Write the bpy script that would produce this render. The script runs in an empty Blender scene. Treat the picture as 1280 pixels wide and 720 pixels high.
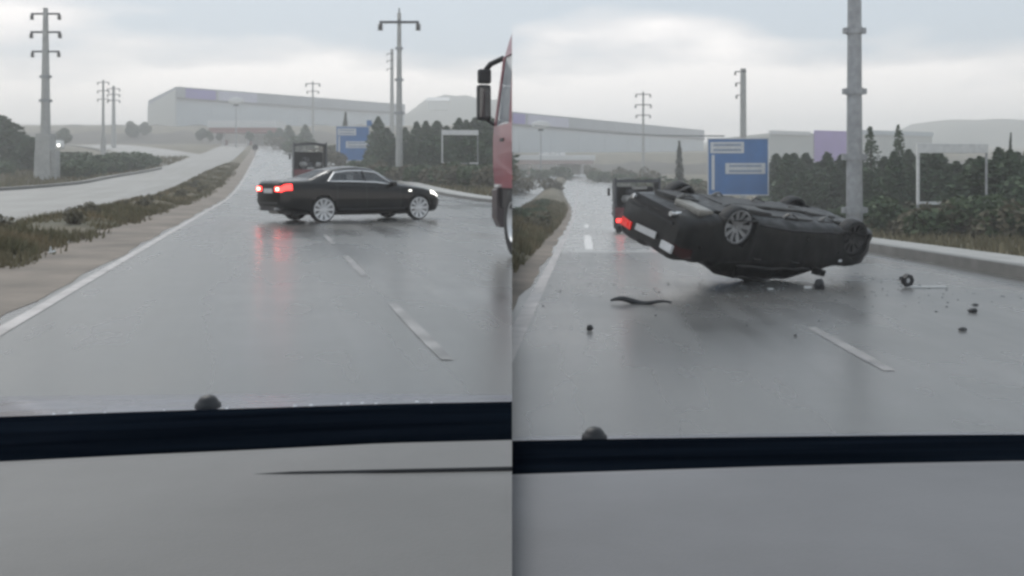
import bpy, bmesh, math, random
import numpy as np
from mathutils import Vector, Matrix, Euler, noise
random.seed(7); rng = np.random.default_rng(7)
SC = bpy.context.scene; COL = SC.collection; R = math.radians

# ---------------------------------------------------------------- camera, sky, sun, exposure
# The photograph shows two stretches of road side by side. They are built as two neighbouring places
# that meet along the plane x = 0: the left one is level and runs to the left, the right one runs downhill.
F = 1200.0; CZ = 1.2; HV = 220.0                    # focal length in pixels of the 1280 px photograph, eye height, horizon row
cam = bpy.data.cameras.new('camera'); cam_o = bpy.data.objects.new('camera', cam); COL.objects.link(cam_o)
cam.sensor_width = 36; cam.lens = 36 * F / 1280; cam.shift_y = -(360 - HV) / 1280
cam.clip_start = .05; cam.clip_end = 6000
cam_o.location = (0, 0, CZ); cam_o.rotation_euler = (R(90), 0, 0); SC.camera = cam_o

SUN_EL, SUN_AZ = R(48), R(-35)
w = bpy.data.worlds.new('World'); SC.world = w; w.use_nodes = True
nt = w.node_tree; nt.nodes.clear()
def N(t, ty, **k):
    n = t.nodes.new(ty)
    for a, b in k.items(): setattr(n, a, b)
    return n
def L(t, a, b): t.links.new(a, b)
def math_n(t, op, a, b=None, c=None):
    n = N(t, 'ShaderNodeMath', operation=op)
    for i, v in enumerate((a, b, c)):
        if v is None: continue
        if isinstance(v, (int, float)): n.inputs[i].default_value = v
        else: L(t, v, n.inputs[i])
    return n.outputs[0]
sky = N(nt, 'ShaderNodeTexSky', sky_type='NISHITA', sun_disc=False, sun_elevation=SUN_EL, sun_rotation=SUN_AZ)
sky.air_density = 1.0; sky.dust_density = 4.0
tc = N(nt, 'ShaderNodeTexCoord'); sp = N(nt, 'ShaderNodeSeparateXYZ'); L(nt, tc.outputs['Generated'], sp.inputs[0])
az = math_n(nt, 'ARCTAN2', sp.outputs[0], sp.outputs[1]); side = math_n(nt, 'GREATER_THAN', sp.outputs[0], 0.0)
cb = N(nt, 'ShaderNodeCombineXYZ')
L(nt, math_n(nt, 'MULTIPLY', az, 2.2), cb.inputs[0]); L(nt, math_n(nt, 'MULTIPLY', sp.outputs[2], 9.0), cb.inputs[1])
L(nt, math_n(nt, 'MULTIPLY_ADD', side, 5.0, 1.7), cb.inputs[2])
nz = N(nt, 'ShaderNodeTexNoise'); nz.inputs['Scale'].default_value = 1.35; nz.inputs['Detail'].default_value = 6; nz.inputs['Roughness'].default_value = .50
L(nt, cb.outputs[0], nz.inputs['Vector'])
hz = N(nt, 'ShaderNodeMapRange'); L(nt, sp.outputs[2], hz.inputs[0])
for i, v in ((1, .06), (2, .185), (3, .30), (4, -.21)): hz.inputs[i].default_value = v
cl = math_n(nt, 'ADD', nz.outputs[0], hz.outputs[0])
rp = N(nt, 'ShaderNodeValToRGB'); L(nt, cl, rp.inputs[0])
e = rp.color_ramp.elements; e[0].position = .43; e[0].color = (.280, .325, .368, 1); e[1].position = .62; e[1].color = (.668, .634, .612, 1)
x = rp.color_ramp.elements.new(.53); x.color = (.455, .450, .455, 1)
sc10 = N(nt, 'ShaderNodeMix', data_type='RGBA', blend_type='MULTIPLY'); sc10.inputs[0].default_value = 1
L(nt, rp.outputs[0], sc10.inputs[6]); sc10.inputs[7].default_value = (10, 10, 10, 1)
mx = N(nt, 'ShaderNodeMix', data_type='RGBA'); mx.inputs[0].default_value = .94
L(nt, sky.outputs[0], mx.inputs[6]); L(nt, sc10.outputs[2], mx.inputs[7])
bg = N(nt, 'ShaderNodeBackground'); bg.inputs[1].default_value = .1; L(nt, mx.outputs[2], bg.inputs[0])
wo = N(nt, 'ShaderNodeOutputWorld'); L(nt, bg.outputs[0], wo.inputs[0])

sun = bpy.data.lights.new('sun', 'SUN'); sun.energy = .8; sun.angle = R(35); sun.color = (1, .97, .92)
sun_o = bpy.data.objects.new('sun', sun); COL.objects.link(sun_o)
sun_o.rotation_euler = Vector((math.sin(SUN_AZ) * math.cos(SUN_EL), math.cos(SUN_AZ) * math.cos(SUN_EL), math.sin(SUN_EL))).to_track_quat('Z', 'Y').to_euler()
SC.view_settings.view_transform = 'Standard'; SC.view_settings.look = 'None'
SC.view_settings.exposure = 1.12; SC.view_settings.gamma = 1
SC.render.engine = 'CYCLES'; SC.cycles.use_denoising = True; SC.cycles.max_bounces = 6; SC.cycles.volume_bounces = 2
SC.cycles.filter_width = 2.9                         # a soft phone-video lens
SC.cycles.sample_clamp_indirect = 4

# ---------------------------------------------------------------- materials
MATS = {}
def mat(name, col, rough=.6, metal=0., var=.25, scale=6., bump=0., bscale=40., col2=None, coat=0., spec=.5, emit=None, estr=0., rvar=0., rscale=1., stretch=None):
    if name in MATS: return MATS[name]
    m = bpy.data.materials.new(name); m.use_nodes = True; t = m.node_tree; b = t.nodes['Principled BSDF']
    tc = N(t, 'ShaderNodeTexCoord'); vec = tc.outputs['Object']
    if stretch:
        mp = N(t, 'ShaderNodeMapping'); mp.inputs['Scale'].default_value = stretch; L(t, vec, mp.inputs[0]); vec = mp.outputs[0]
    nz = N(t, 'ShaderNodeTexNoise'); nz.inputs['Scale'].default_value = scale; nz.inputs['Detail'].default_value = 6; nz.inputs['Roughness'].default_value = .6
    L(t, vec, nz.inputs['Vector'])
    r = N(t, 'ShaderNodeValToRGB'); L(t, nz.outputs[0], r.inputs[0])
    c2 = col2 or tuple(c * (1 + var) for c in col); c1 = col if col2 else tuple(c * (1 - var) for c in col)
    e = r.color_ramp.elements; e[0].position = .33; e[0].color = (*c1, 1); e[1].position = .67; e[1].color = (*c2, 1)
    L(t, r.outputs[0], b.inputs['Base Color'])
    b.inputs['Roughness'].default_value = rough; b.inputs['Metallic'].default_value = metal; b.inputs['Specular IOR Level'].default_value = spec
    if coat: b.inputs['Coat Weight'].default_value = coat; b.inputs['Coat Roughness'].default_value = .06
    if rvar:
        n3 = N(t, 'ShaderNodeTexNoise'); n3.inputs['Scale'].default_value = rscale; n3.inputs['Detail'].default_value = 5; L(t, vec, n3.inputs['Vector'])
        mr = N(t, 'ShaderNodeMapRange'); L(t, n3.outputs[0], mr.inputs[0])
        for i, v in ((1, .3), (2, .7), (3, max(.02, rough - rvar)), (4, rough + rvar)): mr.inputs[i].default_value = v
        L(t, mr.outputs[0], b.inputs['Roughness'])
    if bump:
        n2 = N(t, 'ShaderNodeTexNoise'); n2.inputs['Scale'].default_value = bscale; n2.inputs['Detail'].default_value = 4; L(t, tc.outputs['Object'], n2.inputs['Vector'])
        bp = N(t, 'ShaderNodeBump'); bp.inputs['Strength'].default_value = bump; bp.inputs['Distance'].default_value = .02
        L(t, n2.outputs[0], bp.inputs['Height']); L(t, bp.outputs[0], b.inputs['Normal'])
    if emit: b.inputs['Emission Color'].default_value = (*emit, 1); b.inputs['Emission Strength'].default_value = estr
    MATS[name] = m; return m

ASPHALT = mat('wet_asphalt', (.080, .079, .076), .27, scale=.35, col2=(.108, .106, .102), bump=.03, bscale=30, rvar=.07, rscale=.25, spec=.65, stretch=(1, .35, 1))
def asphalt_mat(name, c0, c1, slope, r0=.20, r1=.37):
    m = bpy.data.materials.new(name); m.use_nodes = True; t = m.node_tree; b = t.nodes['Principled BSDF']
    tc = N(t, 'ShaderNodeTexCoord'); sx = N(t, 'ShaderNodeSeparateXYZ'); L(t, tc.outputs['Object'], sx.inputs[0])
    lat = math_n(t, 'MULTIPLY_ADD', sx.outputs[1], -slope, sx.outputs[0])      # distance across this road
    cv = N(t, 'ShaderNodeCombineXYZ'); L(t, lat, cv.inputs[0]); L(t, math_n(t, 'MULTIPLY', sx.outputs[1], .06), cv.inputs[1])
    def nse(vec, sc, det, ro=.55):
        n = N(t, 'ShaderNodeTexNoise'); n.inputs['Scale'].default_value = sc; n.inputs['Detail'].default_value = det; n.inputs['Roughness'].default_value = ro; L(t, vec, n.inputs['Vector']); return n.outputs[0]
    streak = nse(cv.outputs[0], 1.1, 3); patch = nse(tc.outputs['Object'], .22, 4, .6); grain = nse(tc.outputs['Object'], 38, 3, .7)
    f = math_n(t, 'MULTIPLY_ADD', streak, .40, math_n(t, 'MULTIPLY_ADD', patch, .30, math_n(t, 'MULTIPLY', grain, .40)))
    r_ = N(t, 'ShaderNodeValToRGB'); L(t, f, r_.inputs[0]); e = r_.color_ramp.elements
    e[0].position = .42; e[0].color = (*c0, 1); e[1].position = .72; e[1].color = (*c1, 1); L(t, r_.outputs[0], b.inputs['Base Color'])
    g = math_n(t, 'MULTIPLY_ADD', streak, .6, math_n(t, 'MULTIPLY', patch, .6))
    mr = N(t, 'ShaderNodeMapRange'); L(t, g, mr.inputs[0])
    for i, v in ((1, .45), (2, .78), (3, r0), (4, r1)): mr.inputs[i].default_value = v
    L(t, mr.outputs[0], b.inputs['Roughness']); b.inputs['Specular IOR Level'].default_value = .65
    bp = N(t, 'ShaderNodeBump'); bp.inputs['Strength'].default_value = .10; bp.inputs['Distance'].default_value = .004; L(t, grain, bp.inputs['Height']); L(t, bp.outputs[0], b.inputs['Normal'])
    return m
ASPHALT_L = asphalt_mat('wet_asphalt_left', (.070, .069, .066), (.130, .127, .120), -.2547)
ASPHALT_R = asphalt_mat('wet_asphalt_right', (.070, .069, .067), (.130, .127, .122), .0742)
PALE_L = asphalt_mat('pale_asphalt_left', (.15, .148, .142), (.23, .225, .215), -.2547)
PALE_R = asphalt_mat('pale_asphalt_right', (.23, .226, .218), (.34, .332, .32), .0742)  # paler pavement, its colour lightened further to carry the far road's sheen
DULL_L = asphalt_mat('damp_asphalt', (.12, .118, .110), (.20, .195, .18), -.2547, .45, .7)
PAINT_W = mat('road_paint', (.10, .096, .092), .35, scale=1.8, col2=(.30, .282, .272))
EDGE_P = mat('edge_paint', (.24, .22, .212), .4, scale=2.5, col2=(.46, .425, .41))
SOIL = mat('bare_soil', (.085, .068, .052), .75, scale=.55, col2=(.215, .175, .14), bump=.5, bscale=12)
TURF = mat('rough_turf', (.080, .078, .050), .95, scale=.45, col2=(.185, .155, .11), bump=.6, bscale=5)
GRASS = mat('grass_blade', (.078, .084, .036), .8, scale=.55, col2=(.225, .175, .10))
GRASSD = mat('grass_dry', (.11, .095, .05), .85, scale=.5, col2=(.20, .17, .10))
CONC = mat('concrete', (.33, .33, .32), .75, scale=2.5, col2=(.42, .42, .40), bump=.2)
KERB = mat('kerb_concrete', (.10, .098, .092), .55, scale=1.6, col2=(.17, .165, .155), bump=.3)
PAVE = mat('footway_concrete', (.26, .255, .24), .55, scale=1.6, col2=(.36, .35, .33), bump=.3)
STEEL = mat('galvanised_steel', (.30, .31, .32), .5, metal=.5, var=.2, scale=3)
DARKST = mat('dark_steel', (.06, .063, .07), .55, metal=.3, var=.2)
CERAM = mat('dark_ceramic', (.05, .045, .042), .3, var=.2)
LEAFD = mat('conifer_foliage', (.018, .044, .018), .75, scale=.6, col2=(.062, .100, .044))
LEAFC = mat('cypress_foliage', (.018, .028, .017), .8, scale=2, col2=(.048, .060, .038))
LEAFG = mat('shrub_foliage', (.034, .064, .028), .75, scale=.8, col2=(.092, .125, .056))
LEAFO = mat('olive_scrub', (.075, .072, .042), .8, scale=.8, col2=(.19, .165, .11))
BARK = mat('bark', (.07, .055, .042), .9, scale=8)
SIGNB = mat('sign_blue', (.026, .135, .36), .45, var=.12, scale=.8)
SIGNW = mat('sign_white', (.55, .56, .57), .5, var=.1, scale=1)
WHITE = mat('white_paint', (.62, .62, .61), .5, var=.1)
BLACKP = mat('black_paint', (.0030, .0030, .0033), .35, var=.25, scale=2.5, coat=.45, spec=.15)
GLASSD = mat('tinted_glass', (.055, .057, .058), .06, var=.2, spec=.9)
RUBBER = mat('rubber', (.014, .014, .015), .7, var=.25, scale=9, bump=.2)
ALLOY = mat('alloy', (.66, .66, .66), .35, metal=.2, var=.08)
CHROME = mat('chrome', (.74, .74, .74), .25, metal=.6, var=.05)
PLASTIC = mat('black_plastic', (.016, .016, .018), .5, var=.25, scale=12)
UNDER = mat('underbody', (.028, .027, .026), .55, var=.4, scale=5, bump=.4, bscale=9)
UNDERM = mat('bare_metal', (.10, .098, .094), .42, metal=.6, var=.3, scale=6)
LAMP_R = mat('lamp_red_lit', (.55, .01, .01), .2, var=.1, emit=(1, .04, .035), estr=2.0)
LAMP_RC = mat('lamp_red_core', (.7, .1, .08), .2, var=.1, emit=(1, .14, .10), estr=12)
LAMP_RD = mat('lamp_red', (.28, .012, .012), .18, var=.1, emit=(1, .03, .02), estr=.20)
LAMP_W = mat('lamp_lens', (.62, .63, .64), .15, var=.08)
LAMP_WL = mat('lamp_white_lit', (.7, .7, .68), .2, var=.05, emit=(1, .97, .88), estr=1.6)
PLATE = mat('number_plate', (.58, .58, .58), .45, var=.06)
REDP = mat('truck_red', (.28, .085, .105), .35, var=.12, coat=.3, scale=1.5)
WALLG = mat('factory_wall', (.42, .46, .48), .6, var=.06, scale=.2)
WALLL = mat('factory_gable', (.44, .45, .42), .6, var=.06, scale=.2)
ROOFG = mat('factory_roof', (.26, .28, .30), .6, var=.1, scale=.2)
PURPLE = mat('purple_cladding', (.10, .05, .36), .55, var=.08, scale=.3)
LAVEN = mat('lavender_cladding', (.42, .41, .52), .55, var=.06, scale=.3)
REDC = mat('canopy_red', (.27, .11, .10), .5, var=.1)
HILLM = mat('hill_scrub', (.085, .095, .075), .95, scale=.02, col2=(.16, .16, .13))
BANKM = mat('brown_bank', (.030, .026, .020), .95, scale=.15, col2=(.075, .064, .050))
CANVAS = mat('grey_canvas', (.06, .063, .068), .8, var=.25, scale=3)
DASHM = mat('dashboard_grey', (.104, .101, .098), .45, scale=1.5, col2=(.168, .164, .160), bump=.05, bscale=300, spec=.35)
DASHB = mat('dashboard_grey_cool', (.102, .100, .103), .45, scale=1.5, col2=(.164, .163, .171), bump=.05, bscale=300, spec=.35)
COWL = mat('cowl_black', (.0012, .002, .0036), .6, scale=3, col2=(.0055, .0085, .0135), spec=0, stretch=(.6, 9, 9))  # two-tone streaks put a faint bluish sheen into the black colour
HOODM = mat('bonnet_paint', (.13, .14, .19), .28, var=.15, scale=3, coat=.6, rvar=.08, rscale=6)
DROP = mat('rain_bead', (.55, .56, .60), .1, var=.1)

def glass_mat():
    m = bpy.data.materials.new('car_glass'); m.use_nodes = True; t = m.node_tree; t.nodes.clear()
    tr_ = N(t, 'ShaderNodeBsdfTransparent'); tr_.inputs[0].default_value = (.42, .43, .43, 1)
    gl = N(t, 'ShaderNodeBsdfGlossy'); gl.inputs['Roughness'].default_value = .08; gl.inputs[0].default_value = (.85, .86, .87, 1)
    lw = N(t, 'ShaderNodeLayerWeight'); lw.inputs[0].default_value = .25
    ms = N(t, 'ShaderNodeMixShader'); L(t, math_n(t, 'MULTIPLY_ADD', lw.outputs['Facing'], .35, .05), ms.inputs[0]); L(t, tr_.outputs[0], ms.inputs[1]); L(t, gl.outputs[0], ms.inputs[2])
    L(t, ms.outputs[0], N(t, 'ShaderNodeOutputMaterial').inputs[0]); return m
CLEARG = glass_mat()
DEADG = mat('shattered_glass', (.010, .010, .011), .5, var=.5, scale=14, bump=.6, bscale=60, spec=.15)
SEATM = mat('seat_cloth', (.05, .048, .045), .9)
PURPLE2 = mat('pale_purple_cladding', (.24, .13, .44), .55, var=.08, scale=.3)

# ---------------------------------------------------------------- mesh helpers
class MB:
    def __init__(s): s.v = []; s.f = []
    def add(s, vs, fs):
        o = len(s.v); s.v += [tuple(p) for p in vs]; s.f += [tuple(i + o for i in f) for f in fs]; return s
    def box(s, c, d, rot=None, taper=1.0):
        vs = []
        for z in (-1, 1):
            k = taper if z > 0 else 1
            for a, b in ((-1, -1), (1, -1), (1, 1), (-1, 1)):
                p = Vector((a * d[0] / 2 * k, b * d[1] / 2 * k, z * d[2] / 2))
                if rot is not None: p = rot @ p
                vs.append(p + Vector(c))
        return s.add(vs, [(3, 2, 1, 0), (4, 5, 6, 7), (0, 1, 5, 4), (1, 2, 6, 5), (2, 3, 7, 6), (3, 0, 4, 7)])
    def cyl(s, p0, p1, r0, r1=None, n=10, caps=True):
        r1 = r0 if r1 is None else r1; p0 = Vector(p0); p1 = Vector(p1); q = (p1 - p0).to_track_quat('Z', 'Y')
        vs = []
        for p, r in ((p0, r0), (p1, r1)):
            for i in range(n):
                a = 2 * math.pi * i / n; vs.append(p + q @ Vector((r * math.cos(a), r * math.sin(a), 0)))
        fs = [(i, (i + 1) % n, n + (i + 1) % n, n + i) for i in range(n)]
        if caps: fs += [tuple(range(n - 1, -1, -1)), tuple(range(n, 2 * n))]
        return s.add(vs, fs)
    def tube(s, pts, r, n=6, closed=False):
        pts = [Vector(p) for p in pts]; m = len(pts); vs = []
        for i, p in enumerate(pts):
            a = pts[(i - 1) % m] if (closed or i) else p; b = pts[(i + 1) % m] if (closed or i < m - 1) else p
            q = (b - a).to_track_quat('Z', 'Y')
            rr = r[i] if isinstance(r, (list, tuple)) else r
            for k in range(n):
                t = 2 * math.pi * k / n; vs.append(p + q @ Vector((rr * math.cos(t), rr * math.sin(t), 0)))
        fs = []
        for i in range(m if closed else m - 1):
            j = (i + 1) % m
            fs += [(i * n + k, i * n + (k + 1) % n, j * n + (k + 1) % n, j * n + k) for k in range(n)]
        if not closed: fs += [tuple(range(n - 1, -1, -1)), tuple(range((m - 1) * n, m * n))]
        return s.add(vs, fs)
    def lathe(s, prof, axis_o=(0, 0, 0), rot=None, n=28):
        vs = []; m = len(prof)
        for i in range(n):
            a = 2 * math.pi * i / n
            for r, h in prof:
                p = Vector((r * math.cos(a), r * math.sin(a), h))
                if rot is not None: p = rot @ p
                vs.append(p + Vector(axis_o))
        fs = [(i * m + k, ((i + 1) % n) * m + k, ((i + 1) % n) * m + k + 1, i * m + k + 1) for i in range(n) for k in range(m - 1)]
        return s.add(vs, fs)
    def grid(s, P):
        a = len(P); b = len(P[0])
        return s.add([p for row in P for p in row], [(i * b + j, i * b + j + 1, (i + 1) * b + j + 1, (i + 1) * b + j) for i in range(a - 1) for j in range(b - 1)])
    def data(s, name, m, smooth=False, clip=None, M=None, bevel=0.):
        me = bpy.data.meshes.new(name); me.from_pydata(s.v, [], s.f); me.materials.append(m)
        if clip or bevel:
            bm = bmesh.new(); bm.from_mesh(me)
            if bevel:
                bmesh.ops.bevel(bm, geom=bm.edges[:], offset=bevel, segments=2, affect='EDGES', profile=.6)
            if clip:
                no = Vector((1, 0, 0)) if clip == 'L' else Vector((-1, 0, 0)); co = Vector((0, 0, 0))
                if M is not None:
                    no = (M.to_3x3().transposed() @ no).normalized(); co = M.inverted() @ co
                r = bmesh.ops.bisect_plane(bm, geom=bm.verts[:] + bm.edges[:] + bm.faces[:], plane_co=co, plane_no=no, clear_outer=True, dist=1e-6)
                if M is not None:
                    ed = [x for x in r['geom_cut'] if isinstance(x, bmesh.types.BMEdge)]
                    try: bmesh.ops.holes_fill(bm, edges=ed)
                    except Exception: pass
            bm.to_mesh(me); bm.free()
        if smooth:
            for p in me.polygons: p.use_smooth = True
        return me
    def build(s, name, m, parent=None, smooth=False, clip=None, M=None, bevel=0.):
        return link(name, s.data(name, m, smooth, clip, M, bevel), parent)
def link(name, me, parent=None):
    o = bpy.data.objects.new(name, me); COL.objects.link(o)
    if parent is not None: o.parent = parent
    return o
def tag(o, label, cat, group=None):
    o['label'] = label; o['category'] = cat
    if group: o['group'] = group
    return o
def struct(o): o['kind'] = 'structure'; return o
def stuff(o, label=None, cat=None):
    o['kind'] = 'stuff'
    if label: o['label'] = label; o['category'] = cat
    return o
def thing(name, label, cat, loc=(0, 0, 0), rot=(0, 0, 0), group=None):
    o = bpy.data.objects.new(name, None); COL.objects.link(o); o.location = loc; o.rotation_euler = rot; o.empty_display_size = .2
    return tag(o, label, cat, group)
def smooth_by_angle(o, ang=40):
    me = o.data
    for p in me.polygons: p.use_smooth = True
    try: me.set_sharp_from_angle(angle=R(ang))
    except Exception: pass

# ---------------------------------------------------------------- terrain
def ss(a, b, y): t = min(1, max(0, (y - a) / (b - a))); return t * t * (3 - 2 * t)
def zl(y):                                            # height of the left place at depth y
    d = max(0., y - 45); return .055 * d * d / (d + 50) + 5 * ss(290, 345, y)
def zr(y):                                            # height of the right place at depth y
    d = max(0., y - 50); return -.2 - .02583 * y + .055 * d * d / (d + 50) * 1.0 + 5 * ss(250, 300, y) + .012 * max(0, y - 400)
DL, DR = -.2547, .0742                                # the two roads' drift in x for each metre ahead
def XL(off, y): return off + DL * y
def XR(off, y): return off + DR * y
def px(u, y): return (u - 640) / F * y
def pz(v, y): return CZ - (v - HV) / F * y
YS = [-6 + i * 2. for i in range(0, 180)] + [360 + i * 12. for i in range(0, 70)]
YN = [-4 + i * 2. for i in range(0, 168)]

for nm, zf, sgn in (('ground', zl, -1), ('ground', zr, 1)):
    xs = [0, 3, 6, 10, 15, 20, 30, 45, 60, 90, 130, 200, 320, 500, 900]
    P = [[(sgn * x_, y, zf(y) - .07) for x_ in xs] for y in YS]
    if sgn < 0: P = [row[::-1] for row in P]
    m = MB().grid(P)
    for y0, y1 in zip(YS[:-1], YS[1:]):               # the earth face along the join of the two places
        m.add([(0, y0, zf(y0) - .07), (0, y1, zf(y1) - .07), (0, y1, zf(y1) - 4), (0, y0, zf(y0) - 4)], [(0, 1, 2, 3)])
    struct(m.build(nm, TURF))

def ribbon(ys, x0, x1, zf, dz, nx=1):
    """sheet between two x(y) curves lying dz above the terrain"""
    P = []
    for y in ys:
        a, b = x0(y), x1(y); P.append([(a + (b - a) * k / nx, y, zf(y) + (dz(k / nx, y) if callable(dz) else dz)) for k in range(nx + 1)])
    return MB().grid(P)

# left carriageway, own direction
LR = 10.1
def lwid(y): return LR - 3.2 * ss(110, 190, y)
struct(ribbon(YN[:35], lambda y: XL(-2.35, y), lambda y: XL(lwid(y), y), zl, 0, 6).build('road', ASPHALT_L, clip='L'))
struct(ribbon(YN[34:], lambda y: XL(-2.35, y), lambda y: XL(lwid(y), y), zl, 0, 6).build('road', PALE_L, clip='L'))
RR = 7.8
def rlft(y): return -.95 - 2.2 * ss(70, 150, y)
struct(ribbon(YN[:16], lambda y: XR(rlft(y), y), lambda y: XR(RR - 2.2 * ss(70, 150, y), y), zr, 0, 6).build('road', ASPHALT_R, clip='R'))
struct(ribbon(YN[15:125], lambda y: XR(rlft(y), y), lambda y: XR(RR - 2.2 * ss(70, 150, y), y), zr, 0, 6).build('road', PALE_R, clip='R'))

# painted lines
edge = ribbon(YN[1:110], lambda y: XL(-2.13, y), lambda y: XL(-2.00, y), zl, .004).build('edge_line', EDGE_P, clip='L'); struct(edge)
edge = ribbon(YN[1:70], lambda y: XR(-.79, y), lambda y: XR(-.61, y), zr, .004).build('edge_line', EDGE_P, clip='R'); struct(edge)
def dash(y0, y1, off, X, zf, wd, clip, pm=None):
    ys = [y0 + (y1 - y0) * i / 4 for i in range(5)]
    m = MB(); rows = []
    for i, y in enumerate(ys):
        k = .8 if i in (0, 4) else 1
        rows.append([(X(off - wd / 2 * k, y), y, zf(y) + .004), (X(off + wd / 2 * k, y), y, zf(y) + .004)])
    struct(m.grid(rows).build('lane_dash', pm or PAINT_W, clip=clip))
for y0, y1 in ((6.25, 9.0), (11.5, 14.4), (17.0, 19.6), (30, 33), (37, 40), (44, 47), (51, 54)): dash(y0, y1, 1.17, XL, zl, .10, 'L')
for y0, y1 in ((7.9, 10.6), ): dash(y0, y1, 2.52, XR, zr, .12, 'R')
for y0, y1 in ((27.5, 39.), (50, 56)): dash(y0, y1, .17, XR, zr, .26, 'R', mat('fresh_paint', (.62, .60, .58), .5, var=.12))

# opposite carriageway, left place
def oedge(y): return XL(-6.1 - .6 * ss(20, 80, y) + 1.6 * ss(90, 150, y), y)
def ofar(y): return XL(-14.2 - 6.5 * (1 - ss(45, 78, y)) + 2.0 * ss(80, 110, y), y)
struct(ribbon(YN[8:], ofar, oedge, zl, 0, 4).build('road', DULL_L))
def path_sheet(pts, wid, zf, dz):
    P = []
    for i, (a, b) in enumerate(pts):
        p = Vector(pts[max(0, i - 1)]); q = Vector(pts[min(len(pts) - 1, i + 1)]); d = (q - p).normalized(); n = Vector((-d.y, d.x))
        row = []
        for k in range(5):
            c = Vector((a, b)) + n * wid * (k / 4 - .5); row.append((c.x, c.y, zf(c.y) + dz))
        P.append(row)
    return MB().grid(P)
def bez(p0, p1, p2, n=40):
    return [((1 - t) ** 2 * p0[0] + 2 * t * (1 - t) * p1[0] + t * t * p2[0], (1 - t) ** 2 * p0[1] + 2 * t * (1 - t) * p1[1] + t * t * p2[1]) for t in [i / n for i in range(n + 1)]]
br = bez((-38, 112), (-56, 170), (-112, 262), 60)
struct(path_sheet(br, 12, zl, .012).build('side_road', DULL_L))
def kerb(pts, zf, wd=.22, h=.13, clip=None):
    P = []
    for i, (a, b) in enumerate(pts):
        p = Vector(pts[max(0, i - 1)]); q = Vector(pts[min(len(pts) - 1, i + 1)]); d = (q - p).normalized(); n = Vector((-d.y, d.x))
        z = zf(b); row = []
        for o_, dz in ((-.5, -.07), (-.5, h), (.5, h), (.5, -.07)):
            row.append((a + n.x * wd * o_, b + n.y * wd * o_, z + dz))
        P.append(row)
    return struct(MB().grid(P).build('kerb', KERB, clip=clip))
kerb([(ofar(y) - .12, y) for y in YN[16:58]], zl, .45, .2)
brk = [(p[0], p[1]) for p in bez((-46.5, 108), (-63, 168), (-122, 262), 60)]
kerb(brk, zl, .5, .25)
kerb([(XL(lwid(y) + .12, y), y) for y in YN[14:110]], zl, .26, .14, 'L')
kerb([(XR(RR + .14, y), y) for y in YN[3:60]], zr, .28, .24, 'R')
# footway behind the kerb, right place
struct(ribbon(YN[3:60], lambda y: XR(RR + .30, y), lambda y: XR(RR + 1.5, y), zr, .225, 2).build('footway', PAVE, clip='R'))
struct(ribbon(YN[14:90], lambda y: XL(lwid(y) + .27, y), lambda y: XL(lwid(y) + 1.5, y), zl, .12, 2).build('footway', PAVE, clip='L'))

# soil shoulders and grassy median mounds
def jit(a, y, s=0): return a * (math.sin(y * .83 + s) + .6 * math.sin(y * 2.1 + s * 2) + .5 * math.sin(y * .31 + s * 3))
YD = [-2 + i * .8 for i in range(0, 300)]
struct(ribbon(YD, lambda y: XL(-4.0, y), lambda y: XL(-2.22 + jit(.035, y * 1.7), y), zl, lambda k, y: .02 * math.sin(math.pi * k) + .004, 4).build('soil_shoulder', SOIL))
def bump_l(k, y): return (.20 + jit(.06, y, 1)) * math.sin(math.pi * min(1, max(0, k))) ** .7 - .05 + .02 * math.sin(y * 3 + k * 9)
def med_in(y): return XL(-3.5 + jit(.12, y, 2), y)
struct(ribbon(YD, lambda y: oedge(y) + .05, med_in, zl, bump_l, 8).build('median_bank', TURF))
struct(ribbon(YD[:120], lambda y: XR(-2.2, y), lambda y: XR(rlft(y) + .08 + jit(.04, y), y), zr, lambda k, y: .02 * math.sin(math.pi * k) + .004, 3).build('soil_shoulder', SOIL, clip='R'))
struct(ribbon(YD[:260], lambda y: XR(-5.4, y), lambda y: XR(min(-1.25, rlft(y) - .2) + jit(.08, y, 2), y), zr, lambda k, y: .55 * math.sin(math.pi * k) ** .7 - .05 + jit(.03, y, 1), 6).build('median_bank', TURF, clip='R'))
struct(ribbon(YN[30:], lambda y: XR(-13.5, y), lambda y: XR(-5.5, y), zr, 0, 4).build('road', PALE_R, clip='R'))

# ---------------------------------------------------------------- grass (uncountable)
def grass(name, n, fpos, hmin, hmax, m, label, wd=.02, clip=None):
    mb = MB(); vs = []; fs = []
    for i in range(n):
        p = fpos()
        if p is None: continue
        h = random.uniform(hmin, hmax); a = random.uniform(0, 6.28); t = random.uniform(0, 6.28); le = h * random.uniform(.1, .6)
        ww = wd * random.uniform(.6, 1.4) * (1 + p[1] / 40)
        b = len(vs); cx, cy = math.cos(a) * ww, math.sin(a) * ww
        vs += [(p[0] - cx, p[1] - cy, p[2]), (p[0] + cx, p[1] + cy, p[2]), (p[0] + math.cos(t) * le, p[1] + math.sin(t) * le, p[2] + h)]
        fs.append((b, b + 1, b + 2))
    mb.v = vs; mb.f = fs
    return stuff(mb.build(name, m, clip=clip), label, 'grass')
def clump(x, y, s): return math.sin(x * s * 1.7 + 1.3 * math.sin(y * s)) + math.sin(y * s * 1.3 + 2 * math.sin(x * s * .7)) + random.uniform(-.8, .8)
def gm_l():
    y = 14 + 110 * random.random() ** 2; k = random.random(); a, b = oedge(y), XL(-3.45, y); x_ = a + (b - a) * k
    if clump(x_, y, .9) < .1: return None
    return (x_, y, zl(y) + bump_l(k, y) - .03)
grass('median_grass', 42000, gm_l, .05, .24, GRASS, 'olive green scrub grass along the median left of the wet road', .018)
def gm_l2():
    y = 10 + 90 * random.random() ** 2; x_ = XL(-3.1 - random.random() ** .6 * 1.3, y)
    if clump(x_, y, .8) < .4: return None
    return (x_, y, zl(y))
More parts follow.
